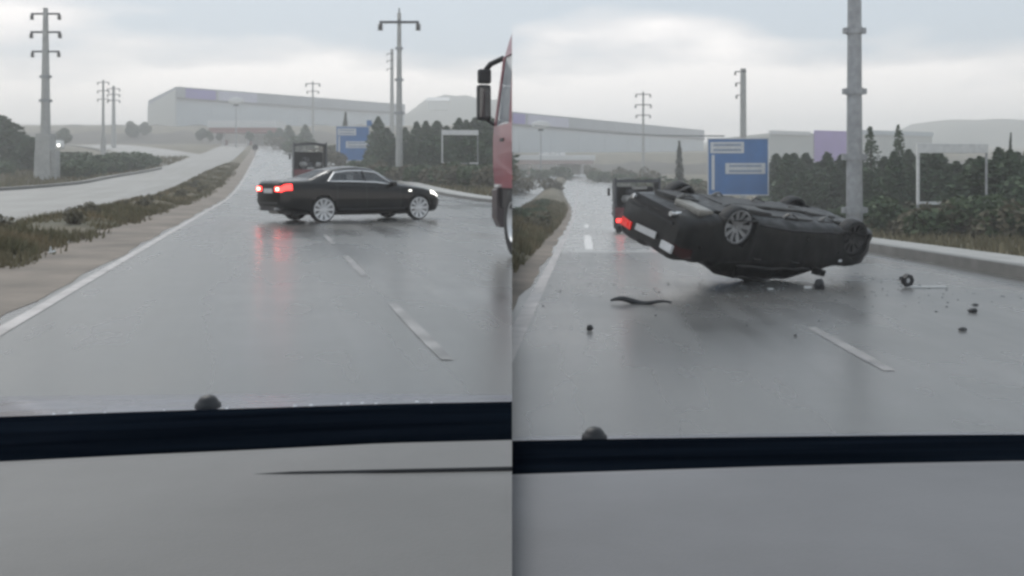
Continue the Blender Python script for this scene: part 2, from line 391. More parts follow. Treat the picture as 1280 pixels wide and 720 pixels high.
grass('dry_grass', 14000, gm_l2, .05, .22, GRASSD, 'dry straw coloured grass at the edge of the brown soil shoulder', .016)
def gv_l():
    y = 44 + 90 * random.random() ** 1.5; x_ = XL(lwid(y) + 1.5 + random.random() * 22, y)
    if x_ > -.2: return None
    return (x_, y, zl(y) - .08)
grass('verge_grass', 16000, gv_l, .12, .5, GRASS, 'rough grass verge behind the kerb and utility pole', .03)
def gl_l():
    y = 48 + 110 * random.random() ** 1.4; x_ = ofar(y) - .4 - random.random() * 40
    return (x_, y, zl(y) - .08)
grass('far_verge_grass', 20000, gl_l, .15, .6, GRASSD, 'grey green grass around the tall three armed pole', .035)
def gm_r():
    y = 8 + 80 * random.random() ** 2; k = random.random(); x_ = XR(-5.3 + k * (5.3 + min(-1.3, rlft(y) - .3)), y)
    if x_ < .02: return None
    return (x_, y, zr(y) + .5 * math.sin(math.pi * k) ** .7 - .08)
grass('median_grass', 26000, gm_r, .1, .42, GRASS, 'olive green median grass beside the white edge line and skid debris', .02)
def gv_r():
    y = 14 + 60 * random.random() ** 1.3; x_ = XR(RR + 1.5 + random.random() * 24, y)
    return (x_, y, zr(y) - .08)
grass('verge_grass', 26000, gv_r, .1, .42, GRASSD, 'brownish grass verge between the pale kerb and the evergreens', .025)

# ---------------------------------------------------------------- hills and far bank
def ridge(name, sgn, y0, wid, prof, base, m):
    P = []
    for j in range(9):
        t = j / 8 * 2 - 1; row = []
        for x_, h in prof: row.append((sgn * x_, y0 + t * wid, base + h * max(0, 1 - t * t) ** .8 + (h * .06 * math.sin(x_ * .09 + j))))
        P.append(row if sgn > 0 else row[::-1])
    return struct(MB().grid(P).build(name, m, smooth=True))
def prof(pts, x0, x1, n=60):
    xs = np.linspace(x0, x1, n); hs = np.interp(xs, [p[0] for p in pts], [p[1] for p in pts])
    return [(float(a), float(b + 1.2 * math.sin(a * .13) + .7 * math.sin(a * .41))) for a, b in zip(xs, hs)]
# left place, beyond the trees: crest rows 120 to 135
ridge('hill', -1, 760, 120, prof([(0, 42), (40, 44), (70, 38), (92, 22), (130, 14), (420, 12)], 0, 430), 20, HILLM)
# right place
ridge('hill', 1, 700, 120, prof([(0, 14), (240, 20), (285, 26), (300, 34), (380, 37), (460, 34), (620, 30)], 0, 640), 6, HILLM)
def bank(name, y0, y1, x0, x1, z0, z1, sgn):
    P = []
    for j in range(7):
        t = j / 6; P.append([(x0 + (x1 - x0) * i / 40, y0 + (y1 - y0) * t, z0 + (z1 - z0) * t + .5 * math.sin(i * 1.3 + j) * t) for i in range(41)])
    return struct(MB().grid(P).build(name, BANKM, smooth=True))
bank('earth_bank', 262, 352, -165, -40, 8.5, 19.6, -1)
bank('earth_bank', 215, 300, 2, 190, .2, 7.2, 1)

# ---------------------------------------------------------------- buildings
def prism(m, pts, z0, z1s):
    n = len(pts); vs = [(p[0], p[1], z0) for p in pts] + [(p[0], p[1], z) for p, z in zip(pts, z1s)]
    return m.add(vs, [tuple(range(n - 1, -1, -1)), tuple(range(n, 2 * n))] + [(i, (i + 1) % n, n + (i + 1) % n, n + i) for i in range(n)])
def wall_panel(m, A, B, t0, t1, z0, z1, proud, thick=.3):
    A = Vector(A); B = Vector(B); d = (B - A); n = Vector((d.y, -d.x)).normalized()
    p = A + d * t0 + n * proud; q = A + d * t1 + n * proud; p2 = p - n * thick; q2 = q - n * thick
    return prism(m, [tuple(p), tuple(q), tuple(q2), tuple(p2)], z0, [z1] * 4)
def factory(label, A, B, C, base, eave, ridge_z, clip=None, purple=(.03, .14), pz0=.55):
    t = thing('factory', label, 'building', (0, 0, 0))
    A = Vector(A); B = Vector(B); C = Vector(C); D = C + (B - A)
    prism(MB(), [tuple(A), tuple(B), tuple(D), tuple(C)], base, [eave] * 4).build('wall', WALLG, t, clip=clip)
    # gable skin and roof
    g = MB(); d = (C - A); n = Vector((-d.y, d.x)).normalized(); n = -n if n.dot(B - A) > 0 else n
    a, c = A + n * .25, C + n * .25
    prism(g, [tuple(a), tuple(A + n * .02), tuple(C + n * .02), tuple(c)], base, [ridge_z - 1, ridge_z - 1, eave - 1, eave - 1]).build('gable_wall', WALLL, t, clip=clip)
    rf = MB(); dn = (A - C).normalized()
    prism(rf, [tuple(A + dn * .6), tuple(B + dn * .6), tuple(D), tuple(C)], eave - .0, [ridge_z, ridge_z, eave + 1.2, eave + 1.2]).build('roof', ROOFG, t, clip=clip)
    f = MB(); wall_panel(f, A, B, 0, 1, eave - .5, eave + .3, .75).build('roof_edge', DARKST, t, clip=clip)
    p = MB(); wall_panel(p, A, B, purple[0], purple[1], eave - .4 + pz0, ridge_z - .5, 1.0).build('sign_panel', PURPLE, t, clip=clip)
    p = MB(); wall_panel(p, A, B, purple[1] + .01, purple[1] + .16, eave - .4 + pz0, ridge_z - .5, 1.0).build('sign_panel', LAVEN, t, clip=clip)
    for i in range(9):
        p = MB(); wall_panel(p, A, B, (i + .15) / 9, (i + .2) / 9, base, eave - .6, .12).build('downpipe', WALLG, t, clip=clip)
    return t
factory('huge pale grey factory hall with a purple fascia panel on the far hill', (-122.5, 350), (-49, 437), (-142.5, 376), 18.5, 29.6, 33.8)
factory('long pale grey hall behind the far junction and thin wire pole', (-10, 296), (87, 436), (-30, 340), 2, 18.0, 22.0, 'R', (.10, .14))
# far purple-fronted hall behind the evergreens on the right
t = thing('warehouse', 'pale hall with a purple front showing above the evergreens beside the banded pole', 'building', (0, 0, 0))
A, B = (px(962, 255), 255), (px(1165, 285), 285)
prism(MB(), [A, B, (B[0] - 5, B[1] + 35), (A[0] - 5, A[1] + 35)], 2, [12.6, 13.6, 13.6, 12.6]).build('wall', WALLL, t)
wall_panel(MB(), A, B, .25, .50, 5, 13.7, .4).build('front_panel', PURPLE2, t)
wall_panel(MB(), A, B, 0, .225, 12.3, 13.3, .5, .8).build('roof_edge', WHITE, t)
wall_panel(MB(), A, B, .53, 1, 12.9, 14.2, .5, .8).build('roof_edge', WALLG, t)
# white roofed shed on the left hill
t = thing('shed', 'small white roofed shed on the hill behind the right hand pole', 'building', (px(548, 640), 640, pz(136, 640)))
MB().box((0, 0, 2), (13, 9, 6)).build('wall', WALLL, t)
MB().add([(-7.5, -5.5, 5.02), (7.5, -5.5, 5.02), (7.5, 5.5, 5.02), (-7.5, 5.5, 5.02), (-7.5, 0, 7.6), (7.5, 0, 7.6)], [(0, 1, 5, 4), (2, 3, 4, 5), (0, 4, 3), (1, 2, 5), (3, 2, 1, 0)]).build('roof', WHITE, t)

def canopy(label, x0, x1, y, zg, z0, z1, clip=None, red=None):
    red = red or REDC
    t = thing('filling_station', label, 'filling station', ((x0 + x1) / 2, y, zg)); wd = x1 - x0; h0 = z0 - zg; h1 = z1 - zg
    hm = h0 + (h1 - h0) * .42
    MB().box((0, 4, (h0 + hm) / 2), (wd, 9, hm - h0)).build('red_fascia', red, t, bevel=.05)
    MB().box((0, 4, (hm + h1) / 2 + .01), (wd + .6, 9.6, h1 - hm)).build('white_fascia', WHITE, t, bevel=.05)
    for k in (-.32, .05, .36): MB().cyl((k * wd, 2, 0), (k * wd, 2, h0), .28, n=8).build('column', WHITE, t)
    MB().box((wd * .2, 7, 1.5), (5, 2, 3)).build('kiosk', WALLL, t)
    for k in (-.32, .05): MB().box((k * wd, 4.4, .8), (.8, .6, 1.6)).build('pump', REDC, t, bevel=.05)
    return t
canopy('filling station with a white and red canopy below the factory', px(262, 258), px(345, 258), 258, zl(258), pz(166, 258), pz(151, 258))
canopy('low pale filling station canopy at the far bend', px(646, 205), px(742, 205), 205, zr(205) + .5, pz(205, 205), pz(194, 205), red=mat('canopy_pale', (.42, .34, .32), .6))
def pylon(label, u, v, Y, zg, wd, ht):
    t = thing('pylon_sign', label, 'sign', (px(u, Y), Y, zg)); zt = pz(v, Y) - zg
    MB().cyl((0, 0, -.3), (0, 0, zt - ht * .3), .16, .11, 8).build('pole', STEEL, t)
    prof_ = [(0.001, -.22), (.35, -.22), (.48, -.14), (.5, 0), (.48, .14), (.35, .22), (.001, .22)]
    m = MB().lathe(prof_, (0, 0, 0), Matrix.Rotation(R(90), 3, 'X'), 24)
    m.v = [(a * wd, b, c * ht + zt) for a, b, c in m.v]; m.build('sign_face', WHITE, t, smooth=True)
    MB().box((0, .0, zt - ht * .62), (wd * .3, .3, ht * .3)).build('bracket', DARKST, t)
pylon('white oval sign on a thin pole in front of the factory', 295, 126, 232, zl(232), 3.9, 1.7)
pylon('white oval sign on a thin pole near the sagging wire', 676, 156, 190, zr(190), 3.6, 1.6)

# ---------------------------------------------------------------- utility poles
def pole(label, loc, h, r0, r1, arms, bands=(), foot=None, one_side=0, n=12, m=None, arm_r=None):
    t = thing('utility_pole', label, 'utility pole', loc); m = m or CONC
    rad = lambda z: r0 + (r1 - r0) * z / h
    MB().cyl((0, 0, -.3), (0, 0, h), r0, r1, n).build('shaft', m, t, smooth=False); smooth_by_angle(t.children[-1])
    for z, hl in arms:
        a = -hl if one_side <= 0 else -rad(z); b = hl if one_side >= 0 else rad(z); ar = arm_r or hl * .06
        MB().box(((a + b) / 2, 0, z), (b - a, ar * 1.8, ar * 2)).build('crossarm', DARKST, t)
        for e_ in ([a] if one_side < 0 else [b] if one_side > 0 else [a, b]):
            s = max(hl * .17, .17)
            q = MB()
            for k in range(3): q.lathe([(.001, 0), (s, .02), (s * .5, s * .55), (s * .35, s * .7)], (e_ * .96, 0, z - ar - s * (2.1 - k * .7)), n=8)
            q.build('insulator', CERAM, t)
        if foot is None and hl > .9:
            MB().box((0, -rad(z) - .03, z), (rad(z) * 1.6, .06, ar * 3)).build('clamp', DARKST, t)
    for z in bands:
        r_ = rad(z); q = MB().cyl((0, 0, z - .13), (0, 0, z + .13), r_ * 1.18, None, 14)
        for sx in (-1, 1): q.box((sx * r_ * 1.32, 0, z), (.16, .20, .22))
        q.build('band', STEEL, t)
    if foot:
        MB().box((0, 0, foot[1] / 2 - .2), (foot[0], foot[0], foot[1] + .4), taper=.82).build('base', CONC, t)
    return t
P = pole('tall pale pole with three crossarms on the left verge beside the opposite road', (px(57, 84), 84, zl(84) - .05), 15.0, .50, .20, ((14.5, 1.25), (12.9, 1.3), (11.2, 1.2)), (6.9, 9.0), (1.45, 4.0))
MB().box((.75, -.1, 1.3), (.8, .7, 2.6)).build('cabinet', CONC, P)
pole('thin far pole with three crossarms, left one of the close pair', (px(129, 160), 160, zl(160) - .1), 12.9, .28, .16, ((12.5, .95), (11.1, .95), (9.7, .95)), (), (.7, 3.4))
pole('thicker far pole with three crossarms, right one of the close pair', (px(142, 230), 230, zl(230) - .1), 14.9, .55, .3, ((14.2, 1.5), (12.8, 1.5), (11.4, 1.5)))
pole('slim far pole with two crossarms standing above the dark lorry', (px(391, 230), 230, zl(230) - .1), 16.0, .33, .18, ((15.4, 1.7), (13.6, 1.4)))
P = pole('tall pole with one wide crossarm beside the blue sign', (px(499, 95), 95, zl(95) - .05), 16.0, .38, .19, ((15.1, 1.95),), (12.5, 9.4, 6.1))
MB().cyl((0, 0, 15.9), (0, 0, 16.5), .07, n=6).build('pin_insulator', CERAM, P)
pole('pale far pole with short left arms hidden behind the wide armed pole', (px(490, 190), 190, zl(190) - .1), 20.5, .48, .3, ((19.6, 1.0), (18.2, 1.0), (16.6, 1.0)), one_side=-1)
pole('thick grey banded pole rising out of the picture behind the overturned car', (px(1068, 38), 38, zr(38) - .02), 16.5, .325, .22, ((15.8, 1.9),), (1.05, 3.15, 5.75, 8.15, 10.6), m=STEEL)
pole('pole with three short left arms behind the blue sign', (px(929, 110), 110, zr(110) - .1), 14.8 + .05, .42, .33, ((14.5, .95), (13.2, .85), (11.8, .8)), one_side=-1)
pole('slim far pole with three crossarms crossed by the sagging wire', (px(804, 175), 175, zr(175) - .1), 16.5, .27, .17, ((16.0, 1.35), (14.1, 1.45), (12.2, 1.3)))
# the wire
pts = []
for i in range(41):
    t_ = i / 40; u = 668 + (905 - 668) * t_; Y = 185 - 76 * t_; v = 157 + 13 * t_ + 5 * math.sin(math.pi * t_) * .8
    pts.append((px(u, Y), Y, pz(v, Y)))
tag(MB().tube(pts, .085, 5).build('overhead_wire', DARKST), 'thin dark wire sagging across the pale sky above the far bend', 'wire')

# ---------------------------------------------------------------- signs and frames
def blue_sign(label, cx, y, zg, wd, z0, z1, rz):
    t = thing('direction_sign', label, 'road sign', (cx, y, zg), (0, 0, rz)); h0 = z0 - zg; h1 = z1 - zg; h = h1 - h0
    MB().box((0, 0, (h0 + h1) / 2), (wd, .08, h)).build('panel', SIGNB, t)
    q = MB()
    for a, b, c, d in ((-wd / 2, wd / 2, h1 - .06, h1 + .04), (-wd / 2, wd / 2, h0 - .04, h0 + .06)): q.box(((a + b) / 2, -.03, (c + d) / 2), (b - a + .1, .1, d - c))
    for s in (-1, 1): q.box((s * wd / 2, -.03, (h0 + h1) / 2), (.09, .1, h))
    q.build('frame', SIGNW, t)
    a = MB().box((-wd * .18, -.062, h1 - h * .16), (wd * .56, .03, h * .20)).build('white_panel', SIGNW, t)
    b = MB().box((wd * .12, -.062, h0 + h * .47), (wd * .66, .03, h * .19)).build('white_panel', SIGNW, t)
    MB().box((-wd * .415, -.062, h0 + h * .40), (wd * .05, .03, h * .62)).build('white_stripe', SIGNW, t)
    # blurred lines of lettering, too far away to read
    for par, cx_, cz, ww in ((a, -wd * .18, h1 - h * .16, wd * .5), (b, wd * .12, h0 + h * .47, wd * .58)):
        for k in (-1, 1):
            MB().box((cx_, -.081, cz + k * h * .045), (ww * .92, .006, h * .035)).build('lettering', mat('letter_blue', (.20, .26, .36), .6), par)
    for s in (-1, 1): MB().cyl((s * wd * .32, .09, -.3), (s * wd * .32, .09, h1 - .1), .08, n=8).build('post', STEEL, t)
    return t
blue_sign('blue direction sign with white panels behind the upright black car', px(441, 130), 130, zl(130), 4.4, pz(201, 130), pz(158, 130), R(6))
t = thing('small_sign', 'small blue sign at the upper right corner of the far blue direction sign', 'road sign', (px(462, 127), 127, zl(127)))
MB().box((0, 0, pz(154, 127) - zl(127)), (.75, .06, .8)).build('panel', SIGNB, t); MB().box((.34, -.04, pz(151, 127) - zl(127)), (.16, .05, .5)).build('white_stripe', SIGNW, t)
MB().cyl((0, .08, -.2), (0, .08, pz(152, 127) - zl(127)), .06, n=8).build('post', STEEL, t)
blue_sign('large blue direction sign with white panels behind the overturned car', px(922.5, 75), 75, zr(75), 4.6, pz(244, 75), pz(173, 75), R(-10))
def frame_board(label, u0, u1, v0, v1, Y, zg, rz=0, gap=True):
    wd = (u1 - u0) / F * Y; zt = pz(v0, Y) - zg; zb = pz(v1, Y) - zg
    t = thing('billboard_frame', label, 'billboard frame', (px((u0 + u1) / 2, Y), Y, zg), (0, 0, rz))
    MB().box((0, 0, zt - .18), (wd, .16, .40)).build('top_rail', WHITE, t, bevel=.02)
    MB().box((-wd / 2 + .05, 0, (zt + zb) / 2 - .15), (.10, .12, zt - zb - .4)).build('side_post', WHITE, t)
    MB().box((wd / 2 - .045, 0, (zt + zb) / 2 - .15), (.06, .1, zt - zb - .4)).build('side_post', STEEL, t)
    MB().box((-wd * .31, 0, zb), (wd * .38, .1, .12)).build('bottom_rail', WHITE, t)
    MB().box((wd * .38, 0, zb), (wd * .24, .1, .10)).build('bottom_rail', WHITE, t)
    MB().box((wd * .04, .03, zb - .01), (wd * .36, .07, .07)).build('bottom_rail', STEEL, t)
    for s in (-1, 1): MB().cyl((s * wd * .47, .1, -.2), (s * wd * .47, .1, zb + .03), .06, n=8).build('leg', STEEL, t)
    return t
frame_board('empty white billboard frame in front of the left group of evergreens', 552, 598, 163, 204, 77, zl(77), R(8))
frame_board('empty white billboard frame in front of the evergreens on the far right', 1147, 1233, 180, 254, 40, zr(40), R(-4))

# ---------------------------------------------------------------- trees and shrubs
def crown_mesh(name, n, fpt, size, m, seed, droop=.3):
    r_ = random.Random(seed); vs = []; fs = []
    for i in range(n):
        x_, y_, z_, k = fpt(r_); s = size * r_.uniform(.55, 1.35) * k
        a = r_.uniform(0, 6.28); d = Vector((math.cos(a), math.sin(a), r_.uniform(-droop, .55))).normalized()
        u_ = d.cross(Vector((r_.uniform(-1, 1), r_.uniform(-1, 1), r_.uniform(-.4, 1)))).normalized()
        c = Vector((x_, y_, z_)); b = len(vs)
        vs += [tuple(c - d * s * .6), tuple(c + u_ * s * .32), tuple(c + d * s * .7), tuple(c - u_ * s * .32)]; fs.append((b, b + 1, b + 2, b + 3))
    mb = MB(); mb.v = vs; mb.f = fs; return mb.data(name, m)
def f_conifer(h, rad, z0, lob=.18):
    ph = [random.uniform(0, 6.28) for _ in range(4)]
    def f(r_):
        t = r_.random() ** 1.25; a = r_.uniform(0, 6.28)
        prof_ = (1 - t) ** .75 * (.35 + .65 * min(1, t * 5 + .2)) + .03
        prof_ *= 1 + lob * math.sin(3 * a + ph[0] + 6 * t) + lob * .8 * math.sin(t * 22 + ph[1] + 2 * a)
        q = rad * prof_ * (r_.random() ** .45)
        return q * math.cos(a), q * math.sin(a), z0 + t * (h - z0), 1 - .45 * t
    return f
def f_blob(lobes):
    def f(r_):
        cx, cy, cz, rx, rz_ = lobes[r_.randrange(len(lobes))]
        while True:
            v_ = Vector((r_.uniform(-1, 1), r_.uniform(-1, 1), r_.uniform(-1, 1)))
            if .25 < v_.length < 1: break
        v_ = v_.normalized() * v_.length ** .4
        return cx + v_.x * rx, cy + v_.y * rx, max(.03, cz + v_.z * rz_), 1
    return f
def trunk_mesh(name, h, r0, limbs, seed, top=.15):
    r_ = random.Random(seed); m = MB()
    pts = [(0, 0, -.2)] + [(r_.uniform(-.04, .04) * h * .3, r_.uniform(-.04, .04) * h * .3, h * k) for k in (.3, .6, 1)]
    m.tube(pts, [r0, r0 * .8, r0 * .55, r0 * top], 7)
    for i in range(limbs):
        z_ = h * r_.uniform(.25, .85); a = r_.uniform(0, 6.28); l = h * .22 * (1.1 - z_ / h)
        m.tube([(0, 0, z_), (math.cos(a) * l * .6, math.sin(a) * l * .6, z_ + l * .25), (math.cos(a) * l, math.sin(a) * l, z_ + l * .55)], [r0 * .3, r0 * .2, r0 * .08], 5)
    return m.data(name, BARK)
CON = [(crown_mesh('crown', 2600, f_conifer(5.0, 1.75, .25), .42, LEAFD, 10 + i), trunk_mesh('trunk', 4.6, .13, 14, i)) for i in range(4)]
CYP = [(crown_mesh('crown', 1800, f_conifer(6.0, .62, .15, .12), .30, LEAFC, 30 + i, .1), trunk_mesh('trunk', 5.4, .10, 8, 40 + i)) for i in range(2)]
SPI = [(crown_mesh('crown', 1500, f_conifer(7.0, 1.15, .15, .30), .34, LEAFD, 50 + i, .4), trunk_mesh('trunk', 6.7, .11, 14, 60 + i)) for i in range(2)]
BRD = [(crown_mesh('crown', 2600, f_blob([(0, 0, 2.6, 1.5, 1.3), (.9, .4, 2.2, 1.0, .9), (-1.0, -.3, 2.3, 1.0, 1.0), (.1, -.5, 3.5, .9, .8), (-.4, .6, 1.5, 1.0, .9)]), .36, LEAFD, 70 + i), trunk_mesh('trunk', 3.0, .14, 10, 80 + i)) for i in range(2)]
def blob_set(seed):
    r_ = random.Random(seed); return [(r_.uniform(-.9, .9), r_.uniform(-.6, .6), r_.uniform(.3, .75), r_.uniform(.4, .75), r_.uniform(.3, .55)) for _ in range(6)]
BSH = [(crown_mesh('foliage', 1100, f_blob(blob_set(i)), .20, LEAFG, 90 + i), trunk_mesh('stem', .8, .03, 6, 100 + i)) for i in range(3)]
BSO = [(crown_mesh('foliage', 900, f_blob(blob_set(10 + i)), .18, LEAFO, 95 + i), trunk_mesh('stem', .8, .03, 6, 110 + i)) for i in range(2)]
def tree(kind, label, x_, y_, z_, s, name='evergreen_tree', cat='tree', group=None, sz=None, parts=('crown', 'trunk')):
    me = random.choice(kind) if isinstance(kind, list) else kind
    t = thing(name, label, cat, (x_, y_, z_), (random.uniform(-.04, .04), random.uniform(-.04, .04), random.uniform(0, 6.28)), group); k_ = random.uniform(.95, 1.4) if name == 'evergreen_tree' else 1; t.scale = (s * k_, s * k_ * random.uniform(.85, 1.1), sz or s)
    link(parts[0], me[0], t); link(parts[1], me[1], t); return t
# right place: dense evergreen row from the sign to the frame edge
ORD = 'first second third fourth fifth sixth seventh eighth ninth tenth eleventh twelfth thirteenth fourteenth fifteenth sixteenth seventeenth eighteenth'.split()
G_R = 'evergreens in the dense row on the right'
for i, u in enumerate((972, 990, 1006, 1021, 1036, 1052, 1074, 1104, 1112, 1139, 1156, 1176, 1194, 1213, 1232, 1251, 1268, 1285)):
    Y = 82 - (u - 965) * .088 + random.uniform(-4, 4); top = 191 + random.uniform(-10, 12) + (6 if u < 1000 else 0)
    s = (pz(top, Y) - zr(Y)) / 5.0
    tree(CON, 'dark evergreen, %s from the left in the taller row beyond the blue sign' % ORD[i], px(u, Y), Y, zr(Y) - .1, s * 1.0, group=G_R)
for i, u in enumerate((984, 1012, 1044, 1086, 1120, 1150, 1168, 1202, 1224, 1242, 1262, 1280)):
    Y = 74 - (u - 965) * .088 + random.uniform(-3, 3); top = 212 + random.uniform(-9, 9)
    s = (pz(top, Y) - zr(Y)) / 5.0
    tree(BRD if i % 2 else CON, 'dark evergreen, %s from the left in the lower row by the banded pole' % ORD[i], px(u, Y), Y, zr(Y) - .15, s * 1.25, group=G_R)
for u, v, Y, lab in ((1091, 156, 66, 'tall spiky conifer just right of the thick banded pole'), (1126, 154, 66, 'tall spiky conifer left of the white billboard frame'), (1259, 164, 58, 'thin dark spire of a cypress at the far right')):
    k = SPI if u < 1200 else CYP; hh = 7.0 if u < 1200 else 6.0
    s = (pz(v, Y) - zr(Y)) / hh; t = tree(k, lab, px(u, Y), Y, zr(Y) - .1, s, name='conifer_tree' if u < 1200 else 'cypress_tree')
    if u > 1200: t.scale = (s * .45, s * .45, s)
tree(CYP[0], 'lone dark cypress left of the large blue sign', px(850, 118), 118, zr(118) - .1, (pz(175, 118) - zr(118)) / 6.0 * 1.0, name='cypress_tree')
for i, (u, Y, s) in enumerate(((992, 52, 1.1), (1010, 47, 1.0), (1055, 46, 1.1), (1098, 44, 1.1), (1125, 42, 1.2), (1150, 38.5, 1.0), (1178, 38, 1.15), (1205, 37.5, 1.05), (1230, 37, 1.2), (1258, 36, 1.1), (1282, 36, 1.2))):
    tree(BSO if i % 2 else BSH, 'low scrubby bush at the foot of the right evergreens, %s from the left' % ORD[i], px(u, Y), Y, zr(Y) - .1, s, 'bush', 'bush', 'bushes at the foot of the right evergreens', sz=s * 1.15, parts=('foliage', 'stem'))
G_F = 'far bushes along the right bend'
for i, (u, Y, s) in enumerate(sorted(((655, 120, 1.9), (684, 130, 1.6), (752, 172, 2.2), (775, 165, 2.4), (790, 150, 2.2), (826, 120, 2.4), (845, 112, 2.2), (868, 104, 2.4), (880, 96, 2.0), (838, 95, 2.0), (860, 90, 1.9), (815, 145, 2.6), (740, 185, 2.4), (700, 190, 2.4), (664, 186, 2.4)))):
    tree(BSH if i % 2 else BSO, 'hazy bush along the far bend left of the blue sign, %s from the left' % ORD[i], px(u, Y), Y, zr(Y) - .1, s, 'bush', 'bush', G_F, parts=('foliage', 'stem'))
# left place: evergreen row behind the pole and frame
G_L = 'evergreens in the left group'
for i, u in enumerate((474, 484, 508, 520, 533, 545, 558, 571, 584, 596, 607, 618)):
    Y = 118 - (u - 470) * .16 + random.uniform(-4, 4); top = 151 - (u - 470) * .03 + random.uniform(-8, 9)
    s = (pz(top, Y) - zl(Y)) / 5.0; xx = px(u, Y)
    tree(CON, 'dark evergreen in the hazy back row by the wide armed pole, %s from the left' % ORD[i], xx, Y, zl(Y) - .1, s, group=G_L)
for i, u in enumerate((478, 496, 514, 540, 566, 590, 612)):
    Y = 104 - (u - 470) * .15 + random.uniform(-3, 3); top = 172 + random.uniform(-6, 6)
    s = (pz(top, Y) - zl(Y)) / 5.0
    tree(BRD if i % 2 else CON, 'dark evergreen in the hazy front row by the wide armed pole, %s from the left' % ORD[i], px(u, Y), Y, zl(Y) - .1, s * 1.2, group=G_L)
for i, (u, v, Y) in enumerate(((252, 160, 262), (262, 163, 255), (276, 161, 262), (312, 164, 250), (338, 163, 246), (350, 160, 250))):
    tree(BRD[i % 2], 'tiny dark tree below the factory, %s from the left' % ORD[i], px(u, Y), Y, pz(178, Y), (pz(v, Y) - pz(178, Y)) / 4.3, name='broadleaf_tree', group='tiny dark trees below the factory')
tree(CYP[1], 'small dark cypress above the far blue sign', px(430, 165), 165, zl(165) - .1, (pz(139, 165) - zl(165)) / 6.0, name='cypress_tree')
for u, v, Y in ((382, 155, 215), (361, 156, 225)):
    tree(CON[0], 'tiny far evergreen beside the slim pole with two crossarms', px(u, Y), Y, zl(Y) - .1, (pz(v, Y) - zl(Y)) / 5.0, group='tiny far evergreens by the slim pole')
for i, (u, Y, s) in enumerate(sorted(((455, 100, 1.5), (475, 86, 1.4), (488, 80, 1.2), (508, 78, 1.3), (525, 76, 1.4), (545, 74, 1.3), (562, 72, 1.5), (580, 70, 1.5), (598, 68, 1.6), (612, 66, 1.5), (420, 120, 1.7), (402, 140, 2.0), (412, 160, 2.2), (350, 215, 2.6), (372, 185, 2.6)))):
    tree(BSH if i % 2 else BSO, 'low bush along the verge behind the upright car, %s from the left' % ORD[i], px(u, Y), Y, zl(Y) - .1, s, 'bush', 'bush', 'bushes along the verge behind the upright car', parts=('foliage', 'stem'))
tree(BRD[0], 'dark bushy tree at the left picture edge', px(6, 108), 108, zl(108) - .3, (pz(141, 108) - zl(108)) / 4.3, name='broadleaf_tree')
tree(BRD[1], 'small dark tree left of the three armed pole base', px(41, 100), 100, zl(100) - .3, (pz(160, 100) - zl(100)) / 4.3 * .85, name='broadleaf_tree')
for u, v, Y in ((79, 153, 220), (165, 145, 300), (180, 147, 310)):
    tree(BRD[0], 'tiny far round tree on the skyline left of the factory', px(u, Y), Y, zl(Y) - .1, (pz(v, Y) - zl(Y)) / 4.3 * .8, name='broadleaf_tree', group='tiny far round trees left of the factory')
G_V = 'dark bushes on the left verge'
for i in range(34):
    if i < 16: u, Y = 80 + random.uniform(0, 66), random.uniform(86, 118)
    elif i < 28: u, Y = 138 + random.uniform(0, 62), random.uniform(100, 128)
    else: u, Y = random.uniform(0, 50), random.uniform(88, 120)
    x_ = px(u, Y); s = random.uniform(1.1, 1.9)
    if x_ > ofar(Y) - 1.6 * s: x_ = ofar(Y) - 1.8 * s
    tree(BSH, 'dark green bush on the grassy left verge around the three armed pole', x_, Y, zl(Y) - .15, s, 'bush', 'bush', G_V, parts=('foliage', 'stem'))
for i in range(16):                                     # scrub on the median
    y = 17 + i * 3.6 + random.uniform(-1, 1); s = random.uniform(.2, .36)
    tree(BSO, 'small scrubby plant growing on the left median', XL(-4.6 + random.uniform(-.8, .6), y), y, zl(y) + .12, s, 'median_shrub', 'bush', 'scrubby plants on the left median', parts=('foliage', 'stem'))
for i in range(12):
    y = 26 + i * 4.6 + random.uniform(-1, 1); s = random.uniform(.5, .85); xx = XR(-3.6 + random.uniform(-.5, .9), y)
    if xx < .9: xx = .9
    if xx > XR(rlft(y) - .9, y): continue
    tree(BSH if i % 3 else BSO, 'scrubby plant growing on the median beside the clear edge line', xx, y, zr(y) + .1, s, 'median_shrub', 'bush', 'scrubby plants on the right hand median', parts=('foliage', 'stem'))

# ---------------------------------------------------------------- saloon car
def interp(pts, x_, k=.03):
    xs = [p[0] for p in pts]; zs = [p[1] for p in pts]
    return float(np.mean(np.interp(np.clip(np.linspace(x_ - k, x_ + k, 7), 0, 4.84), xs, zs)))
ZT = [(0, .99), (.03, 1.06), (.08, 1.085), (.70, 1.115), (.78, 1.135), (1.45, 1.385), (1.9, 1.455), (2.3, 1.468), (2.75, 1.425), (3.5, 1.01), (3.6, .985), (4.2, .90), (4.6, .80), (4.75, .71), (4.84, .60)]
ZB = [(0, .92), (.08, 1.0), (.7, 1.03), (1.5, 1.0), (3.4, .93), (4.2, .86), (4.6, .76), (4.75, .67), (4.84, .57)]
WD = [(0, .70), (.05, .79), (.2, .865), (.6, .905), (1.2, .918), (2.4, .923), (3.6, .918), (4.2, .905), (4.5, .855), (4.7, .76), (4.84, .60)]
ZU = [(0, .42), (.08, .33), (.5, .25), (.9, .21), (4.2, .18), (4.7, .20), (4.84, .30)]
WG = [(0, .60), (.1, .70), (.7, .735), (.8, .71), (1.45, .585), (2.3, .59), (2.75, .575), (3.5, .70), (3.6, .77), (4.5, .70), (4.84, .48)]
CR = [(0, .02), (.7, .025), (1.4, .06), (2.8, .06), (3.5, .03), (4.84, .02)]
AX = (1.12, 4.01)
